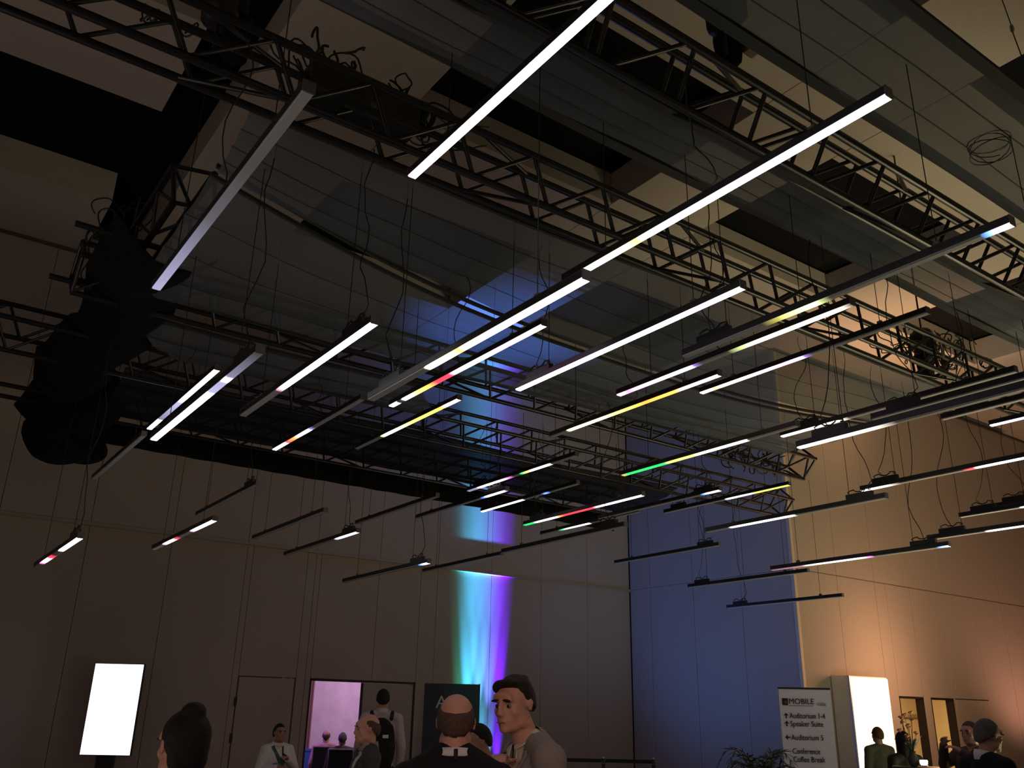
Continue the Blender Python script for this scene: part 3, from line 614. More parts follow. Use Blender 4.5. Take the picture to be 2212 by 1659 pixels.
for s in (-1, 1): build('foot', MB().box(ux+s*0.42-0.03, ux+s*0.42+0.03, uy-0.08, uy+0.08, 0.0, 0.03, 0.005), M['plastic'], up)
# ------------------------------------------------------------------ people
from mathutils.bvhtree import BVHTree
SK = {}
def cmat(key, col, rough=0.8, var=0.08, scale=40, bump=0.1):
    if key not in SK: SK[key] = mat(key, col, rough, var=var, scale=scale, bump=bump, spec=0.3)
    return SK[key]
skin_l = lambda: cmat('skin_light', (0.50, 0.26, 0.19), 0.55, 0.06, 30, 0.05)
skin_d = lambda: cmat('skin_tan', (0.36, 0.19, 0.13), 0.55, 0.06, 30, 0.05)
EYEW = mat('eye_white', (0.22, 0.19, 0.18), 0.6); EYED = mat('eye_dark', (0.012, 0.008, 0.006), 0.2); LIP = mat('lips', (0.30, 0.11, 0.10), 0.5)
def lerp(a, b, t): return a + (b-a)*t
def smooth01(t): t = max(0.0, min(1.0, t)); return t*t*(3-2*t)
def hair_mesh(P, Rm, hs, style, rr):
    mb = MB(); U, V = 40, 28; vs = []
    c = Vector((0, -0.014, 0.004)); r = Vector((0.080, 0.101, 0.113))
    for j in range(V+1):
        t = math.pi*j/V
        for i in range(U):
            a = 2*math.pi*i/U; d = Vector((math.sin(t)*math.cos(a), math.sin(t)*math.sin(a), math.cos(t)))
            fr = d.y
            hl = lerp(-0.78, -0.26, smooth01((fr+1)/0.9)) if fr < -0.1 else lerp(-0.26, 0.50, smooth01((fr+0.1)/0.75))
            if style == 'quiff' and fr < 0.2: hl = max(hl, lerp(-0.55, -0.22, smooth01((fr+0.9)/0.8)))
            if style == 'long': hl = lerp(-0.98, -0.8, (fr+1)) if fr < 0.25 else lerp(-0.8, 0.5, smooth01((fr-0.25)/0.5))
            m = smooth01((d.z - hl)/0.10)
            if style == 'bald':
                topl = lerp(0.40, 0.68, smooth01((fr+0.8)/0.8)) if fr < 0.3 else -1
                topl += 0.12*abs(d.x); m *= smooth01((topl - d.z)/0.34)
            th = {'short': 0.035, 'bald': 0.018, 'bun': 0.03, 'quiff': 0.02, 'long': 0.10}[style]
            if style == 'quiff' and d.z > 0.3: th += 0.05*smooth01((d.z-0.3)/0.6)*(0.6+0.4*d.y)
            f = lerp(lerp(0.60, 0.86, smooth01((d.z + 0.05)/0.35)), 1.0 + th + 0.012*rr.random(), m)
            p = Vector((d.x*r.x, d.y*r.y, d.z*r.z))*f + c
            vs.append(P(p))
    fs = [(j*U+i, (j+1)*U+i, (j+1)*U+(i+1) % U, j*U+(i+1) % U) for j in range(V) for i in range(U)]
    mb.add(vs, fs)
    if style == 'bun':
        for p, q in (((0.0, -0.055, 0.110), (0.045, 0.045, 0.035)), ((0, -0.03, 0.03), (0.082, 0.092, 0.09)), ((0, -0.05, -0.04), (0.072, 0.062, 0.07))):
            mb.ell(P(Vector(p)), [k*hs for k in q], 14, 10, Rm)
    if style == 'quiff':
        for p, q in (((0.02, 0.056, 0.086), (0.042, 0.026, 0.020)), ((-0.02, 0.050, 0.094), (0.042, 0.032, 0.018)), ((0.0, -0.06, 0.098), (0.04, 0.03, 0.018)), ((0.02, -0.085, 0.09), (0.012, 0.010, 0.018)), ((0.045, 0.05, 0.072), (0.026, 0.026, 0.026))):
            mb.ell(P(Vector(p)), [k*hs for k in q], 12, 8, Rm)
    if style == 'long':
        for p, q in (((0, -0.06, -0.10), (0.095, 0.06, 0.14)), ((0.07, -0.02, -0.08), (0.03, 0.05, 0.12)), ((-0.07, -0.02, -0.08), (0.03, 0.05, 0.12))):
            mb.ell(P(Vector(p)), [k*hs for k in q], 14, 10, Rm)
    return mb
def hand(mb, w, d, n, curl, s=1.0, side=1):
    """palm, four unequal fingers and a thumb; d = finger direction, n = palm normal"""
    d = d.normalized(); sx = d.cross(n).normalized()*side; n = n.normalized()
    mb.cap(w, w + d*0.045*s, 0.026*s, 0.030*s, 8); 
    for k in (-1, -0.33, 0.33, 1): mb.cap(w + d*0.03*s + sx*k*0.022*s, w + d*0.085*s + sx*k*0.028*s, 0.014*s, 0.012*s, 8)
    for k, L in ((-1, 0.062), (-0.33, 0.074), (0.33, 0.080), (1, 0.070)):
        b = w + d*0.088*s + sx*k*0.030*s; a1, a2 = curl*0.6, curl*1.5
        q = b + (d*math.cos(a1) + n*math.sin(a1))*L*0.55*s; e = q + (d*math.cos(a2) + n*math.sin(a2))*L*0.5*s
        mb.cap(b, q, 0.0095*s, 0.0085*s, 7); mb.cap(q, e, 0.0085*s, 0.007*s, 7)
    b = w + d*0.03*s + sx*0.030*s; q = b + (d*0.6 + sx*0.8 + n*0.3)*0.045*s; e = q + (d*0.9 + sx*0.3 + n*0.5)*0.032*s
    mb.cap(b, q, 0.012*s, 0.0105*s, 7); mb.cap(q, e, 0.0105*s, 0.008*s, 7)

def person(label, px, py, w, a, skin, hair, style, top, top_name, legs=(0.02,0.02,0.025), vox=0.012, head=1.0, hy=0.0, hp=0.0, arms=None, sit=False, lean=0.0, shirt=None, vneck=0.0, collar=None, group=None, wide=1.0, face=True, dx=0.0, neck=1.0, nbd=0.165):
    """px, py = top of the head in the photograph, w = its distance; a = facing (0 towards the camera, 90 to the left)"""
    P0 = at(px, py, w); h = P0.z; rr = random.Random(int(px))
    ar = math.radians(a); hd = -FH*math.cos(ar) - R0*math.sin(ar); rz = math.atan2(-hd.x, hd.y)
    hs = head; HC = Vector((dx, lean, h - 0.118*hs))
    base = Vector((P0.x, P0.y, 0)) - Matrix.Rotation(rz, 3, 'Z') @ Vector((dx, lean, 0))
    root = tag(empty('person', base, rz), label, 'person', group)
    Rm = Matrix.Rotation(math.radians(hy), 3, 'Z') @ Matrix.Rotation(math.radians(-hp), 3, 'X')
    piv = Vector((0, -0.02, -0.09))
    def HP(p): return HC + (Rm @ (Vector(p) - piv) + piv)*hs
    b = MB(); hv = lambda p, r, u=14, v=10: b.ell(HP(p), [k*hs for k in r], u, v, Rm)
    hv((0,-.012,.030),(.075,.095,.085),20,14); hv((0,.022,-.028),(.062,.066,.085),18,12); hv((0,.040,-.083),(.050,.050,.031)); hv((0,.080,-.094),(.024,.018,.018))
    hv((0,.055,-.055),(.045,.042,.045)); hv((0,.088,.012),(.010,.016,.022)); hv((0,.098,-.010),(.010,.014,.024)); hv((0,.106,-.028),(.014,.014,.011)); hv((.012,.098,-.031),(.009,.010,.008)); hv((-.012,.098,-.031),(.009,.010,.008))
    hv((0,.080,.040),(.052,.016,.020))
    for s in (-1, 1):
        hv((s*.030,.080,.022),(.026,.014,.009)); hv((s*.042,.058,-.024),(.020,.019,.024)); hv((s*.078,-.012,-.004),(.008,.017,.029)); hv((s*.081,-.018,.004),(.007,.013,.016)); hv((s*.052,.01,-.07),(.018,.035,.028))
    hv((0,.090,-.060),(.024,.011,.006)); hv((0,.088,-.070),(.020,.012,.007))
    nb = Vector((dx*0.5, lean*0.5 - 0.018, HC.z - nbd*hs))
    b.cap(HP((0,-.022,-.06)), nb + Vector((0,0,-0.05)), .054*hs*neck, .062*hs*neck, 16); 
    sz = HC.z - 0.222*hs; shx = 0.185*wide; pel = 0.52 if sit else 0.53*h
    SH = {s: Vector((s*shx, lean*0.35 - 0.01, sz)) for s in (-1, 1)}
    def torso(mb, e, zlow=None):
        mb.ell((0, lean*0.3, HC.z - 0.40), (0.165*wide+e, 0.112+e, 0.19+e), 20, 14); mb.ell((0, lean*0.1+0.008, lerp(HC.z-0.42, pel, 0.55)), (0.150*wide+e, 0.112+e, 0.20+e), 20, 12)
        mb.ell((0, 0, pel+0.02), (0.165+e, 0.118+e, 0.13+e), 20, 12)
        mb.ell(nb + Vector((0, -0.008, -0.062)), (0.082+e, 0.078+e, 0.058+e), 16, 12)
        mb.ell((0, lean*0.4-0.025, HC.z - 0.25*hs), (0.10*wide+e, 0.075+e, 0.10+e), 16, 12)
        for s in (-1, 1):
            mb.cap(nb + Vector((s*0.02, -0.01, -0.01)), SH[s] + Vector((-s*0.03, 0, 0.015)), 0.055+e, 0.052+e, 12); mb.ell(SH[s], (0.058+e, 0.062+e, 0.06+e), 14, 10)
            mb.ell(SH[s] + Vector((-s*0.085, 0.02, -0.10)), (0.08+e, 0.085+e, 0.11+e), 14, 10)
    ARM = {}
    for s in (-1, 1):
        el, wr = (arms or {}).get(s, (Vector((s*(shx+0.06), -0.03, sz-0.30)), Vector((s*(shx+0.05), 0.05, sz-0.55))))
        ARM[s] = (Vector(el), Vector(wr))
    def limbs(mb, e, cuff=0.0):
        for s in (-1, 1):
            el, wr = ARM[s]; we = wr + (el-wr).normalized()*cuff
            mb.cap(SH[s], el, 0.052+e, 0.043+e, 12); mb.cap(el, we, 0.043+e, 0.029+e, 12)
    def lower(mb, e):
        for s in (-1, 1):
            hip = Vector((s*0.088, 0, pel-0.02))
            if sit: kn = Vector((s*0.12, 0.43, 0.50)); an = Vector((s*0.12, 0.40, 0.09))
            else: kn = Vector((s*0.10, 0.02, 0.285*h)); an = Vector((s*0.105, -0.02, 0.08))
            mb.cap(hip, kn, 0.088+e, 0.056+e, 12); mb.cap(kn, an, 0.056+e, 0.040+e, 12)
            if e == 0 or True: mb.ell(an + Vector((0, 0.07, -0.045)), (0.045+e, 0.13+e, 0.035), 12, 8)
    torso(b, 0); limbs(b, 0); lower(b, 0)
    for s in (-1, 1):
        el, wr = ARM[s]; d = (wr-el).normalized(); n = Vector((-s*0.9, 0.2, 0)) if abs(d.z) > 0.7 else Vector((-s*0.3, 0, -0.9))
        n = (n - d*n.dot(d)); hand(b, wr, d, n, 0.7 if (arms or {}).get(s) else 0.35, 1.0, s)
    link('body', blob(b, vox, 9 if vox < 0.009 else 4), skin, root, False)
    # hair, eyes, brows, mouth
    hmb = hair_mesh(HP, Rm, hs, style, rr)
    if style in ('bun', 'quiff', 'long'): link('hair', blob(hmb, 0.008, 4), hair, root, False)
    else: build('hair', hmb, hair, root, False, True)
    if face:
        for s in (-1, 1):
            e = build('eye', MB().ell(HP((s*.031,.075,.000)), [.0100*hs]*3, 12, 8), EYEW, root, False, True)
            build('iris', MB().ell(HP((s*.031,.0795,.000)), [.0078*hs]*3, 10, 6), EYED, e, False, True)
            build('eyebrow', MB().ell(HP((s*.031,.091,.024)), [k*hs for k in (.022,.008,.006)], 12, 6, Rm @ Matrix.Rotation(s*0.12, 3, 'Y')), hair, root, False, True)
        build('mouth', MB().ell(HP((0,.0985,-.064)), [k*hs for k in (.026,.006,.0038)], 12, 6, Rm), LIP, root, False, True)
    # clothing
    inner = None
    if shirt is not None:
        sm = MB(); torso(sm, 0.010); sme = blob(sm, max(vox, 0.012), 4); link('shirt', sme, shirt, root, False)
    jm = MB(); torso(jm, 0.020 if shirt is not None else 0.012); limbs(jm, 0.014, 0.01); jme = blob(jm, max(vox, 0.012), 4)
    if vneck:
        bm = bmesh.new(); bm.from_mesh(jme); zt, zb = HC.z - 0.16*hs, HC.z - vneck
        kill = [f for f in bm.faces if f.calc_center_median().y > lean*0.3 - 0.01 and abs(f.calc_center_median().x) < 0.088*(f.calc_center_median().z - zb)/(zt - zb)]
        bmesh.ops.delete(bm, geom=kill, context='FACES'); bm.to_mesh(jme); bm.free()
        jme.polygons.foreach_set('use_smooth', [True]*len(jme.polygons))
    link(top_name, jme, top, root, False)
    lm = MB(); lower(lm, 0.012); lm.ell((0, 0, pel+0.02), (0.18, 0.132, 0.12), 18, 10)
    link('trousers', blob(lm, 0.016, 3), cmat('trousers_%d' % int(px), legs), root, False)
    for s in (-1, 1):
        fx = Vector((s*0.12, 0.40, 0.09)) if sit else Vector((s*0.105, -0.02, 0.08))
        build('shoe', MB().ell(fx + Vector((0, 0.07, -0.042)), (0.056, 0.148, 0.046), 14, 8), M['plastic'], root, False, True)
    if collar is not None:
        cm = MB(); n = 28; vs = []
        for k in range(n):
            t = 2*math.pi*k/n; r0 = 0.066*hs; back = -math.sin(t)
            op = 0.0
            for rr_, dz in ((r0, 0.040 + 0.018*back), (r0+0.008, 0.041 + 0.018*back), (r0+0.020, -0.012), (r0+0.008, -0.020)):
                vs.append(nb + Vector((rr_*math.cos(t), rr_*math.sin(t)*1.02, dz + 0.008)))
        for k in range(n):
            for q in range(4): fs0 = (k*4+q, k*4+(q+1) % 4, ((k+1) % n)*4+(q+1) % 4, ((k+1) % n)*4+q); cm.f.append(fs0)
        cm.v += [tuple(v) for v in vs]; build('collar', cm, collar, root, False, True)
    bv = BVHTree.FromPolygons([v.co for v in jme.vertices], [list(p.vertices) for p in jme.polygons])
    root_info = dict(root=root, HC=HC, nb=nb, SH=SH, bvh=bv, HP=HP, pel=pel, hs=hs, rz=rz, base=base)
    return root_info
def ribbon(info, name, pts, side, width, ma, lift=0.006):
    """a flat strap laid on the clothing; pts = (x, z) in the body's own frame, side +1 chest, -1 back"""
    mb = MB(); L = []
    for i in range(len(pts)-1):
        for t in (0, .25, .5, .75): L.append(Vector(pts[i]).lerp(Vector(pts[i+1]), t))
    L.append(Vector(pts[-1])); vs = []
    for i, p in enumerate(L):
        d = (L[min(i+1, len(L)-1)] - L[max(i-1, 0)]).normalized(); q = Vector((-d.y, d.x))*width/2
        for sgn in (-1, 1):
            x, z = p + q*sgn; hit = info['bvh'].ray_cast(Vector((x, side*1.0, z)), Vector((0, -side, 0)))[0]
            y = hit.y if hit is not None else side*0.05
            vs += [Vector((x, y + side*lift, z)), Vector((x, y - side*0.004, z))]
    for i in range(len(L)-1):
        a, b = i*4, (i+1)*4; mb.f += [(a, b, b+2, a+2), (a+1, a+3, b+3, b+1), (a, a+1, b+1, b), (a+2, b+2, b+3, a+3)]
    mb.v = [tuple(v) for v in vs]
    return build(name, mb, ma, info['root'], False, True)

HB = cmat('hair_black', (0.006, 0.0055, 0.0055), 0.75, 0.4, 60, 0.4); HBR = cmat('hair_dark_brown', (0.014, 0.009, 0.007), 0.75, 0.4, 60, 0.4); HG = cmat('hair_cropped_brown', (0.075, 0.042, 0.032), 0.8, 0.3, 90, 0.4); HGR = cmat('hair_grey', (0.10, 0.09, 0.085), 0.7, 0.3, 80, 0.4)
white = cmat('cotton_white', (0.62, 0.60, 0.60)); cream = cmat('cotton_cream', (0.58, 0.52, 0.42)); greysuit = cmat('suit_grey', (0.22, 0.185, 0.17), 0.9, 0.12, 120, 0.15); blacksuit = cmat('suit_black', (0.008, 0.008, 0.009), 0.9)
LAN = cmat('lanyard_dark', (0.012, 0.010, 0.014))

# man in the grey suit
gw = 4.1
def loc_of(px, py, w, tgt, a_deg, hpx, hpy, hw, lean=0.0):
    Pw = at(px, py, w); P0 = at(hpx, hpy, hw); ar = math.radians(a_deg); hd = -FH*math.cos(ar) - R0*math.sin(ar); rz = math.atan2(-hd.x, hd.y)
    q = Matrix.Rotation(-rz, 3, 'Z') @ (Pw - Vector((P0.x, P0.y, 0))); return q + Vector((0, lean, 0))
wr = loc_of(1088, 1650, 3.95, None, 72, 1112, 1457, gw, 0.13)
g = person('man in grey suit jacket and open cream shirt smiling towards the balding man', 1112, 1457, gw, 72, skin_l(), HBR, 'quiff', greysuit, 'jacket', legs=(0.10, 0.085, 0.08), vox=0.0065, head=1.06, hy=34, hp=8, lean=0.13, nbd=0.150,
           arms={1: (Vector((0.27, 0.02, 1.30)), wr)}, shirt=cream, vneck=0.66, wide=1.12, collar=None)
zt = g['HC'].z
for s in (-1, 1):
    ribbon(g, 'lapel', [(s*0.088, zt-0.20), (s*0.095, zt-0.30), (s*0.075, zt-0.42), (s*0.02, zt-0.63)], 1, 0.062, greysuit, 0.012)
    ribbon(g, 'lapel_notch', [(s*0.085, zt-0.325), (s*0.128, zt-0.315)], 1, 0.010, LAN, 0.016)
cm = MB()
for s in (-1, 1):
    cm.add([g['nb'] + Vector(v) for v in ((s*0.070, -0.03, 0.05), (s*0.082, 0.0, 0.035), (s*0.052, 0.085, -0.03), (s*0.02, 0.082, -0.02), (s*0.060, 0.085, -0.085), (s*0.074, -0.03, 0.045), (s*0.088, 0.0, 0.02), (s*0.064, 0.095, -0.04), (s*0.025, 0.09, -0.03), (s*0.064, 0.095, -0.09))],
           [(0,1,2,3),(3,2,4),(5,8,7,6),(8,9,7),(0,5,6,1),(1,6,7,2),(2,7,9,4),(4,9,8,3),(3,8,5,0)])
build('shirt_collar', cm, cream, g['root'], False)
ribbon(g, 'bag_strap', [(0.17, zt-0.22), (0.16, zt-0.36), (0.17, zt-0.60)], 1, 0.045, LAN, 0.014)

# balding man from behind
bm_ = person('balding man in a black jacket seen from behind, dark lanyard at his white collar', 987, 1497, 3.9, 176, skin_l(), HG, 'bald', blacksuit, 'jacket', vox=0.0065, head=1.03, hy=-3, hp=4, wide=1.08, face=True, neck=1.12, nbd=0.118)
cb = MB(); n = 28; nb = bm_['nb'] + Vector((0,0,-0.012)); vs = []
for k in range(n):
    t = 2*math.pi*k/n; bk = -math.sin(t)
    for r_, dz in ((0.074, 0.016+0.010*bk), (0.079, 0.018+0.010*bk), (0.088, -0.004), (0.080, -0.010)): vs.append(nb + Vector((r_*math.cos(t), r_*math.sin(t), dz+0.008)))
for k in range(n):
    for q in range(4): cb.f.append((k*4+q, k*4+(q+1) % 4, ((k+1) % n)*4+(q+1) % 4, ((k+1) % n)*4+q))
cb.v = [tuple(v) for v in vs]; build('shirt_collar', cb, white, bm_['root'], False, True)
build('lanyard', MB().box(nb.x-0.004, nb.x+0.012, nb.y-0.104, nb.y-0.07, nb.z-0.012, nb.z+0.030, 0.002), LAN, bm_['root'], False)

# man behind, white shirt
m3 = person('dark-haired man in a white shirt bowing behind the balding man', 1038, 1561, 6.4, 62, skin_d(), HB, 'short', white, 'shirt_top', vox=0.011, head=0.98, hp=14, lean=0.12, wide=1.05, collar=white)
# woman with bun
wb = person('woman with black hair in a high bun, seen from behind at left', 404, 1533, 3.25, 128, skin_l(), HB, 'bun', cmat('blouse_dark', (0.03, 0.028, 0.03)), 'blouse', vox=0.0075, head=1.03, hy=-6, hp=2, collar=cmat('collar_pale', (0.45, 0.42, 0.40)), wide=0.92)
# woman in white shirt with lanyard
ww = person('short person in a white shirt with a dark lanyard standing by the flush door', 606, 1563, 11.6, -42, skin_d(), HB, 'short', white, 'shirt_top', vox=0.012, head=0.95, wide=0.92, collar=white,
            arms={-1: (Vector((-0.26, 0.02, 0.90)), Vector((-0.03, 0.22, 1.02))), 1: (Vector((0.25, 0.0, 0.88)), Vector((0.10, 0.20, 0.92)))})
z0 = ww['nb'].z
ribbon(ww, 'lanyard', [(-0.05, z0), (-0.03, z0-0.12), (0.01, z0-0.28)], 1, 0.018, LAN); ribbon(ww, 'shoulder_strap', [(0.10, z0+0.0), (0.04, z0-0.14), (-0.06, z0-0.36)], 1, 0.05, cmat('strap_teal', (0.05, 0.10, 0.11)))
ribbon(ww, 'badge', [(0.05, z0-0.20), (0.03, z0-0.40)], 1, 0.12, cmat('badge_teal', (0.12, 0.24, 0.27)), 0.012)
# walking man
wm = person('grey-jacketed man walking left in front of the doorway', 797, 1541, 7.4, 70, skin_l(), HG, 'bald', cmat('jacket_charcoal', (0.045, 0.045, 0.045)), 'jacket', vox=0.011, hp=4, collar=cmat('collar_grey', (0.22, 0.21, 0.2)), shirt=white, vneck=0.6)
# backpack person
bp = person('dark-haired person with a large black backpack seen from behind', 829, 1488, 10.4, 172, skin_d(), HB, 'short', cmat('shirt_pale_pink', (0.42, 0.36, 0.36)), 'shirt_top', vox=0.012, head=0.98, collar=cmat('collar_pale2', (0.45, 0.40, 0.40)))
zs = bp['SH'][1].z
pk = MB(); pk.ell((0.0, -0.20, zs-0.22), (0.165, 0.11, 0.24), 16, 12); pk.ell((0.0, -0.22, zs-0.36), (0.17, 0.13, 0.20), 16, 12); pk.box(-0.14, 0.14, -0.26, -0.12, zs-0.52, zs-0.06, 0.03)
pko = link('backpack', blob(pk, 0.014, 3), blacksuit, bp['root'], False)
build('label_patch', MB().box(0.02, 0.085, -0.325, -0.30, zs-0.20, zs-0.165, 0.003), white, pko, False)
for s in (-1, 1): build('strap', MB().tube([(s*0.11, -0.16, zs+0.0), (s*0.12, -0.06, zs+0.075), (s*0.12, 0.06, zs+0.05), (s*0.13, 0.13, zs-0.10), (s*0.16, 0.06, zs-0.34)], [0.022]*5, 6), LAN, pko, False, True)
# people at the right
r1 = person('man in a dark suit in profile facing right at the lower right', 2127, 1552, 6.7, -103, skin_l(), HGR, 'short', blacksuit, 'jacket', vox=0.010, head=1.0, hp=8, shirt=white, vneck=0.6, collar=white, lean=0.05)
r2 = person('person in brown raising a hand to the face behind the dark-suited man', 2091, 1558, 9.2, 60, skin_l(), HG, 'short', cmat('jacket_brown', (0.09, 0.055, 0.04)), 'jacket', vox=0.012,
            arms={1: (Vector((0.28, 0.10, 1.22)), Vector((0.14, 0.26, 1.42))), -1: (Vector((-0.26, 0.1, 1.2)), Vector((-0.08, 0.30, 1.36)))})
r3 = person('person silhouetted against the glowing kiosk', 1893, 1570, 13.6, 168, skin_d(), HG, 'short', cmat('jacket_olive', (0.08, 0.08, 0.055)), 'jacket', vox=0.013)
r4 = person('person with long dark hair and dark clothes beside the glowing kiosk', 1947, 1580, 11.2, 165, skin_d(), HB, 'long', cmat('jacket_dark_green', (0.02, 0.022, 0.018)), 'jacket', vox=0.013)
# two seated people in the auditorium
def chair(label, c, rz):
    root = tag(empty('conference_chair', c, rz), label, 'chair', 'conference chairs in the auditorium')
    f = cmat('chair_frame', (0.30, 0.28, 0.30), 0.4); bk = cmat('chair_black', (0.012, 0.012, 0.016))
    build('seat', MB().box(-0.23, 0.23, -0.22, 0.22, 0.42, 0.47, 0.015), bk, root, False)
    build('backrest', MB().box(-0.22, 0.22, -0.285, -0.245, 0.50, 0.90, 0.015), bk, root, False)
    build('back_frame', MB().tube([(-0.235, -0.20, 0.44), (-0.235, -0.265, 0.60), (-0.225, -0.28, 0.915), (0.225, -0.28, 0.915), (0.235, -0.265, 0.60), (0.235, -0.20, 0.44)], 0.012, 6), f, root, False, True)
    for sx in (-1, 1):
        for sy in (-1, 1): build('leg', MB().tube([(sx*0.22, sy*0.20, 0.43), (sx*0.24, sy*0.23, 0.0)], 0.011, 6), f, root, False)
    return root
for px, py, lab, shirtm, hairm, sty, cl in ((706, 1577, 'bald seated person in a pink shirt inside the lit doorway', cmat('shirt_pink', (0.60, 0.30, 0.30)), HG, 'bald', 'black chair under the seated person in pink'),
                                     (741, 1582, 'seated person in a brown jacket inside the lit doorway', cmat('jacket_brown2', (0.10, 0.065, 0.055)), HGR, 'short', 'pale-framed black chair under the seated person in brown')):
    q = person(lab, px, py, 18.2 if px < 720 else 17.1, 172, skin_l(), hairm, sty, shirtm, 'shirt_top', vox=0.013, sit=True, face=False, wide=1.1)
    chair(cl, (q['base'].x, q['base'].y, 0), q['rz'])

# ------------------------------------------------------------------ props
def text_mesh(s, size, ext=0.002):
    cu = bpy.data.curves.new('t', 'FONT'); cu.body = s; cu.size = size; cu.extrude = ext
    o = bpy.data.objects.new('t', cu); COL.objects.link(o); dg = bpy.context.evaluated_depsgraph_get(); dg.update()
    me = bpy.data.meshes.new_from_object(o.evaluated_get(dg)); bpy.data.objects.remove(o); bpy.data.curves.remove(cu); return me
def board_text(root, name, s, size, x, z, ma, ysurf, wmax=None):
    me = text_mesh(s, size); xs = [v.co.x for v in me.vertices]; k = 1.0 if not wmax else wmax/(max(xs)-min(xs))
    o = link(name, me, ma, root, False)
    o.matrix_basis = Matrix.Translation((x, ysurf, z)) @ Matrix.Rotation(math.pi/2, 4, 'X') @ Matrix.Diagonal((k, 1, 1, 1)); return o
# directional sign board (front face = local -Y)
w0 = 10.4; c = at(1737, 1489, w0); sw = 110*w0/FPX; zt = c.z
sgn = tag(empty('directional_sign', (c.x, c.y, 0), -YAW - math.radians(3)), 'white freestanding board listing auditoriums with arrows', 'sign')
build('board', MB().box(-sw/2, sw/2, 0, 0.035, 0.08, zt, 0.004), M['signwhite'], sgn, False)
build('top_rail', MB().box(-sw/2, sw/2, -0.004, 0.04, zt, zt+0.02), M['plastic'], sgn, False)
build('foot', MB().box(-sw/2-0.03, sw/2+0.03, -0.2, 0.24, 0, 0.03, 0.008), M['alu'], sgn, False)
u = sw/110.0; X = lambda px: (px - 1737)*u; Z = lambda py: zt - (py - 1489)*u
def rowx(px, py): return X(px) - (py-1489)*0.07*u          # the board leans with the perspective; undo it
yb = -0.003
build('logo_square', MB().box(X(1688)-0.0, X(1700), yb-0.001, 0.001, Z(1522), Z(1508)), M['ink'], sgn, False)
build('logo_mark', MB().box(X(1692), X(1698), yb-0.0025, yb, Z(1518.5), Z(1513)), M['inkyellow'], sgn, False)
board_text(sgn, 'lettering', 'MOBILE', 0.085, X(1701.5), Z(1519), M['ink'], yb, 53*u)
board_text(sgn, 'lettering', 'ctia', 0.065, X(1762), Z(1522), M['inkgrey'], yb, 18*u)
build('tagline', MB().box(X(1702), X(1753), yb, 0, Z(1523.5), Z(1522)), M['inkgrey'], sgn, False)
for s, px0, px1, base in (('Auditorium 1-4', 1701, 1776, 1548), ('Speaker Suite', 1701, 1770, 1564), ('Auditorium 5', 1701, 1768, 1591), ('Conference', 1701, 1758, 1618), ('Coffee Break', 1701, 1767, 1634), ('VIP Networking', 1701, 1780, 1660)):
    board_text(sgn, 'lettering', s, 0.085, X(px0), Z(base), M['ink'], yb, (px1-px0)*u)
def arrow(px, py, ang):
    pts = [(-0.5, -0.12), (0.05, -0.12), (0.0, -0.5), (0.5, 0), (0.0, 0.5), (0.05, 0.12), (-0.5, 0.12)]; k = 11*u; cs, sn = math.cos(ang), math.sin(ang)
    v = [(X(px)+(a*cs-b*sn)*k, yb, Z(py)+(a*sn+b*cs)*k) for a, b in pts]; mb = MB(); mb.add(v + [(p[0], 0.001, p[2]) for p in v], [tuple(range(7)), tuple(range(13, 6, -1))] + [(i, (i+1) % 7, 7+(i+1) % 7, 7+i) for i in range(7)])
    build('arrow', mb, M['ink'], sgn, False)
arrow(1694, 1543, math.pi/2); arrow(1694, 1559, math.pi/2); arrow(1694, 1586, math.pi); arrow(1694, 1655, math.pi/2)
# poster board
w0 = 14.2; c = at(977, 1477, w0); pw = 118*w0/FPX
pst = tag(empty('poster_board', (c.x, c.y, 0), -YAW + math.radians(6)), 'dark teal poster board with white letters behind the balding man', 'poster')
build('board', MB().box(-pw/2, pw/2, 0, 0.04, 0.05, c.z, 0.004), M['poster'], pst, False)
build('frame_edge', MB().box(pw/2, pw/2+0.012, -0.005, 0.045, 0.05, c.z+0.01), M['plastic'], pst, False)
build('foot', MB().box(-pw/2, pw/2, -0.2, 0.2, 0, 0.05, 0.01), M['plastic'], pst, False)
board_text(pst, 'lettering', 'AI', 0.27, -pw/2 + 0.19, c.z - 0.37, M['postwhite'], -0.003)
# bright display on a stand at the left
w0 = 13.1; c = at(243, 1531, w0); hw, hh = 0.355, 0.635
kio = tag(empty('display_kiosk', (c.x, c.y, 0), -YAW + math.radians(4)), 'tall display glowing plain white on a dark pole stand at left', 'display')
build('casing', MB().box(-hw-0.012, hw+0.012, 0.0, 0.07, c.z-hh-0.012, c.z+hh+0.012, 0.006), M['plastic'], kio, False)
build('screen', MB().box(-hw, hw, -0.006, 0.002, c.z-hh, c.z+hh), M['screen'], kio, False)
build('pole', MB().box(-0.13, 0.13, 0.03, 0.10, 0.03, c.z-hh+0.1, 0.01), M['plastic'], kio, False)
build('foot', MB().box(-0.35, 0.35, -0.25, 0.35, 0.0, 0.035, 0.01), M['plastic'], kio, False)
# glowing kiosk against the right wall
X0 = 15.25; q = on(1836, 1457, 0, X0); y1 = q.y; q2 = on(1919, 1464, 1, y1); zt = 2.42
lb = tag(empty('light_column', ((X0+q2.x)/2, (y1+YR)/2, 0)), 'tall grey kiosk with a glowing pale yellow front by the right wall', 'kiosk')
build('cabinet', MB().box(X0, q2.x, y1+0.03, YR-0.01, 0, zt, 0.03), M['boxgrey'], lb)
build('glowing_panel', MB().box(X0+0.03, q2.x-0.03, y1, y1+0.05, 0.1, zt-0.03, 0.02), M['warmbox'], lb)
build('side_trim', MB().box(X0-0.01, X0+0.02, y1+0.02, y1+0.05, 0, zt-0.01), M['alu'], lb)
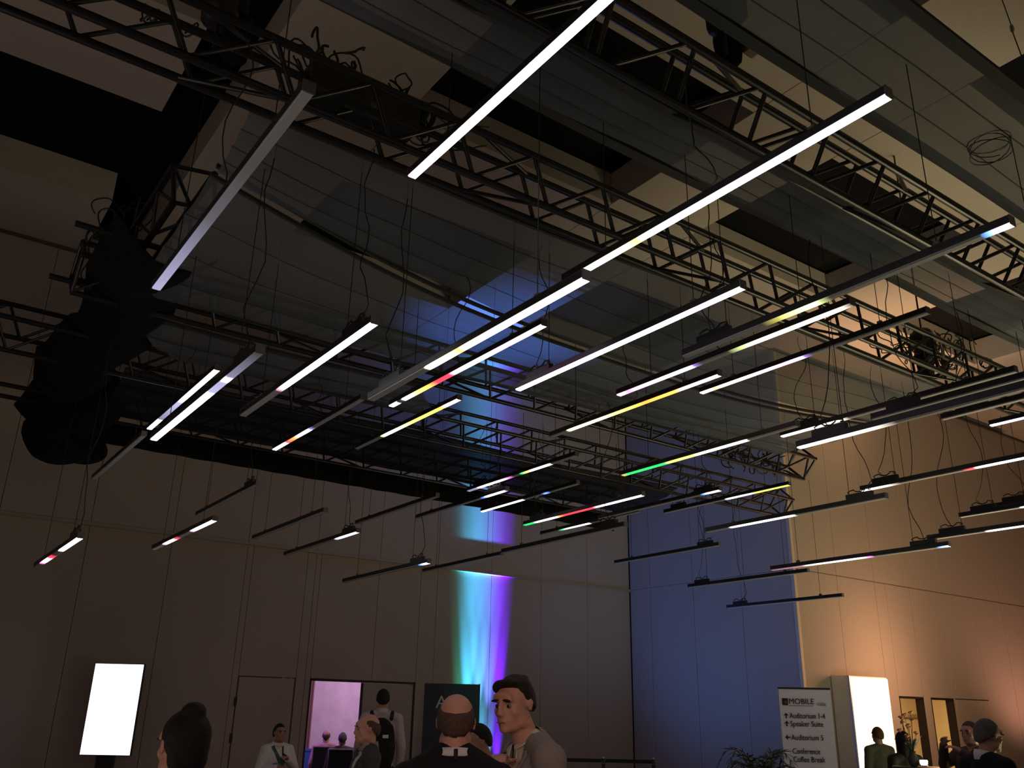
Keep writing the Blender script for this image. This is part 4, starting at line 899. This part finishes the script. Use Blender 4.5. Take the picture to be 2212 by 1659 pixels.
# belt barrier
def stanchion(label, p, to=None):
    root = tag(empty('belt_stanchion', (p.x, p.y, 0)), label, 'barrier', 'belt barrier posts')
    o = Vector((p.x, p.y, 0)); z = p.z
    build('base', MB().lathe([(0.17, 0), (0.17, 0.02), (0.05, 0.04), (0.03, 0.05)], o, 20), M['chrome'], root, smooth=True)
    build('post', MB().lathe([(0.03, 0.03), (0.03, z-0.10), (0.034, z-0.10), (0.034, z-0.095)], o, 14), M['chrome'], root, smooth=True)
    build('belt_head', MB().lathe([(0.033, z-0.095), (0.036, z-0.09), (0.036, z-0.03), (0.030, z-0.025)], o, 14), M['plastic'], root, smooth=True)
    build('post_cap', MB().lathe([(0.012, z-0.03), (0.018, z-0.02), (0.016, z), (0.004, z+0.004)], o, 12), M['chrome'], root, smooth=True)
    if to is not None:
        a = Vector((p.x, p.y, z-0.06)); b = Vector((to.x, to.y, to.z-0.06)); d = (b-a).normalized(); sx = Vector((0,0,1)); n = d.cross(sx)
        build('belt', MB().obox((a+b)/2, d, n, sx, (b-a).length/2, 0.002, 0.028), M['belt'], root)
    return root
s1, s2, s0 = at(1303, 1625, 14.6), at(1411, 1628, 14.6), at(1180, 1622, 14.6)
for s in (s0, s1, s2): s.z = 0.98
stanchion('chrome belt post farthest right before the blue wall', s2, s1); stanchion('chrome belt post between the grey-suited man and the wall corner', s1, s0); stanchion('chrome belt post hidden behind the grey-suited man', s0)
s3, s4 = at(2170, 1640, 11.5), at(2290, 1640, 11.5)
for s in (s3, s4): s.z = 1.0
stanchion('belt post at the lower right corner beside the dark-suited man', s3, s4)
# palm
c = at(1640, 1640, 9.6)
palm = tag(empty('potted_palm', (c.x, c.y, 0)), 'dark green potted palm beside the directional sign', 'plant')
o = Vector((c.x, c.y, 0)); build('planter', MB().lathe([(0.16, 0), (0.20, 0.4), (0.21, 0.42), (0.18, 0.42), (0.17, 0.38)], o, 18), M['pot'], palm, smooth=True)
build('stem', MB().tube([o+Vector((0,0,0.3)), o+Vector((0.01,0,0.6)), o+Vector((0,0.01,0.85))], [0.04, 0.035, 0.03], 8), M['leaf'], palm)
rr = random.Random(5)
for k in range(15):
    a = k*2.4; R = 0.34 + 0.14*rr.random(); top = 0.28 + 0.20*rr.random(); mb = MB(); sp = []
    for j in range(9):
        t = j/8; sp.append(o + Vector((math.cos(a)*R*t, math.sin(a)*R*t, 0.92 + top*math.sin(t*2.2) - 0.16*t*t)))
    mb.tube(sp, [0.006*(1-0.7*j/8)+0.001 for j in range(9)], 5)
    tn = Vector((-math.sin(a), math.cos(a), 0))
    for j in range(2, 9):
        for sd in (-1, 1):
            b0 = sp[j]; d = (sp[j]-sp[j-1]).normalized(); L = 0.17*(1-0.45*abs(j-4)/5); tip = b0 + (tn*sd*0.8 + d*0.7 + Vector((0,0,-0.25))).normalized()*L; w2 = d*0.010
            mb.add([b0-w2, b0+w2, b0.lerp(tip, .5)+w2*1.2, tip, b0.lerp(tip, .5)-w2*1.2, b0+Vector((0,0,.004)), b0.lerp(tip,.5)+Vector((0,0,.006))], [(0,1,6,5) if False else (0,1,5), (1,2,6,5), (2,3,6), (3,4,6), (4,0,5,6), (0,4,3,2,1)])
    build('frond', mb, M['leaf'], palm)
# flowers and lamp on a high table in front of the right wall
c = at(1985, 1652, 10.4); tb = tag(empty('cocktail_table', (c.x, c.y, 0)), 'round cocktail table with flowers before the right doorways', 'table')
o = Vector((c.x, c.y, 0)); zt = c.z - 0.02
build('table_top', MB().lathe([(0.28, zt-0.03), (0.30, zt-0.02), (0.30, zt-0.005), (0.29, zt)], o, 24), M['plastic'], tb, smooth=True)
build('leg', MB().lathe([(0.03, 0.03), (0.03, zt-0.03)], o, 12), M['chrome'], tb, smooth=True); build('foot', MB().lathe([(0.24, 0), (0.24, 0.015), (0.04, 0.035)], o, 24), M['chrome'], tb, smooth=True)
vz = o + Vector((-0.07, 0.02, zt)); vase = tag(empty('flower_arrangement', vz), 'peach flowers with dark leaves in a vase before the open doorway', 'flowers')
build('vase', MB().lathe([(0.03, 0.0), (0.05, 0.02), (0.06, 0.08), (0.035, 0.15), (0.04, 0.17)], vz, 14), M['pot'], vase, smooth=True)
for k in range(14):
    a = k*2.4; r = 0.03 + 0.012*(k % 7); hgt = 0.22 + 0.032*k*0.9; p = vz + Vector((math.cos(a)*r - 0.02*k*0.25, math.sin(a)*r, hgt))
    build('stem', MB().tube([vz + Vector((0,0,0.12)), (vz+p)/2 + Vector((0,0,0.05)), p], 0.003, 5), M['leaf'], vase)
    mb = MB()
    for q in range(5):
        b = q*1.257 + k; mb.ell(p + Vector((math.cos(b)*0.016, math.sin(b)*0.016, 0.004*q)), (0.019, 0.015, 0.012), 7, 5)
    mb.ell(p, (0.015, 0.015, 0.018), 7, 5); build('bloom', mb, M['petal'], vase, smooth=True)
for k in range(6):
    a = k*1.05; b0 = vz + Vector((0,0,0.15)); tip = b0 + Vector((math.cos(a)*0.13, math.sin(a)*0.13, 0.14 + 0.03*(k % 3))); sd = Vector((-math.sin(a), math.cos(a), 0))*0.02; mid = b0.lerp(tip, .5) + Vector((0,0,0.03))
    build('leaf', MB().add([b0, mid+sd, tip, mid-sd, mid+Vector((0,0,-0.008))], [(0,1,4),(1,2,4),(2,3,4),(3,0,4),(0,3,2,1)]), M['leaf'], vase)
lp = at(1996, 1650, 10.1); lmp = tag(empty('votive_lamp', lp), 'small bright votive lamp on the cocktail table', 'lamp')
build('glass', MB().lathe([(0.03, -0.015), (0.042, 0.0), (0.045, 0.03), (0.04, 0.04), (0.02, 0.04)], lp, 16), M['candle'], lmp, smooth=True); build('saucer', MB().lathe([(0.02, -0.03), (0.05, -0.022), (0.05, -0.016), (0.02, -0.014)], lp, 16), M['chrome'], lmp, smooth=True)
# blue-clothed desk in the auditorium
dk = tag(empty('auditorium_desk', (8.2, 19.9, 0)), 'desk under a blue cloth in front of the seated people', 'table')
build('desk_top', MB().box(6.6, 10.0, 19.7, 20.2, 0.74, 0.78, 0.005), M['bluecloth'], dk); build('cloth_skirt', MB().box(6.62, 9.98, 19.71, 20.19, 0.02, 0.74, 0.01), M['bluecloth'], dk)
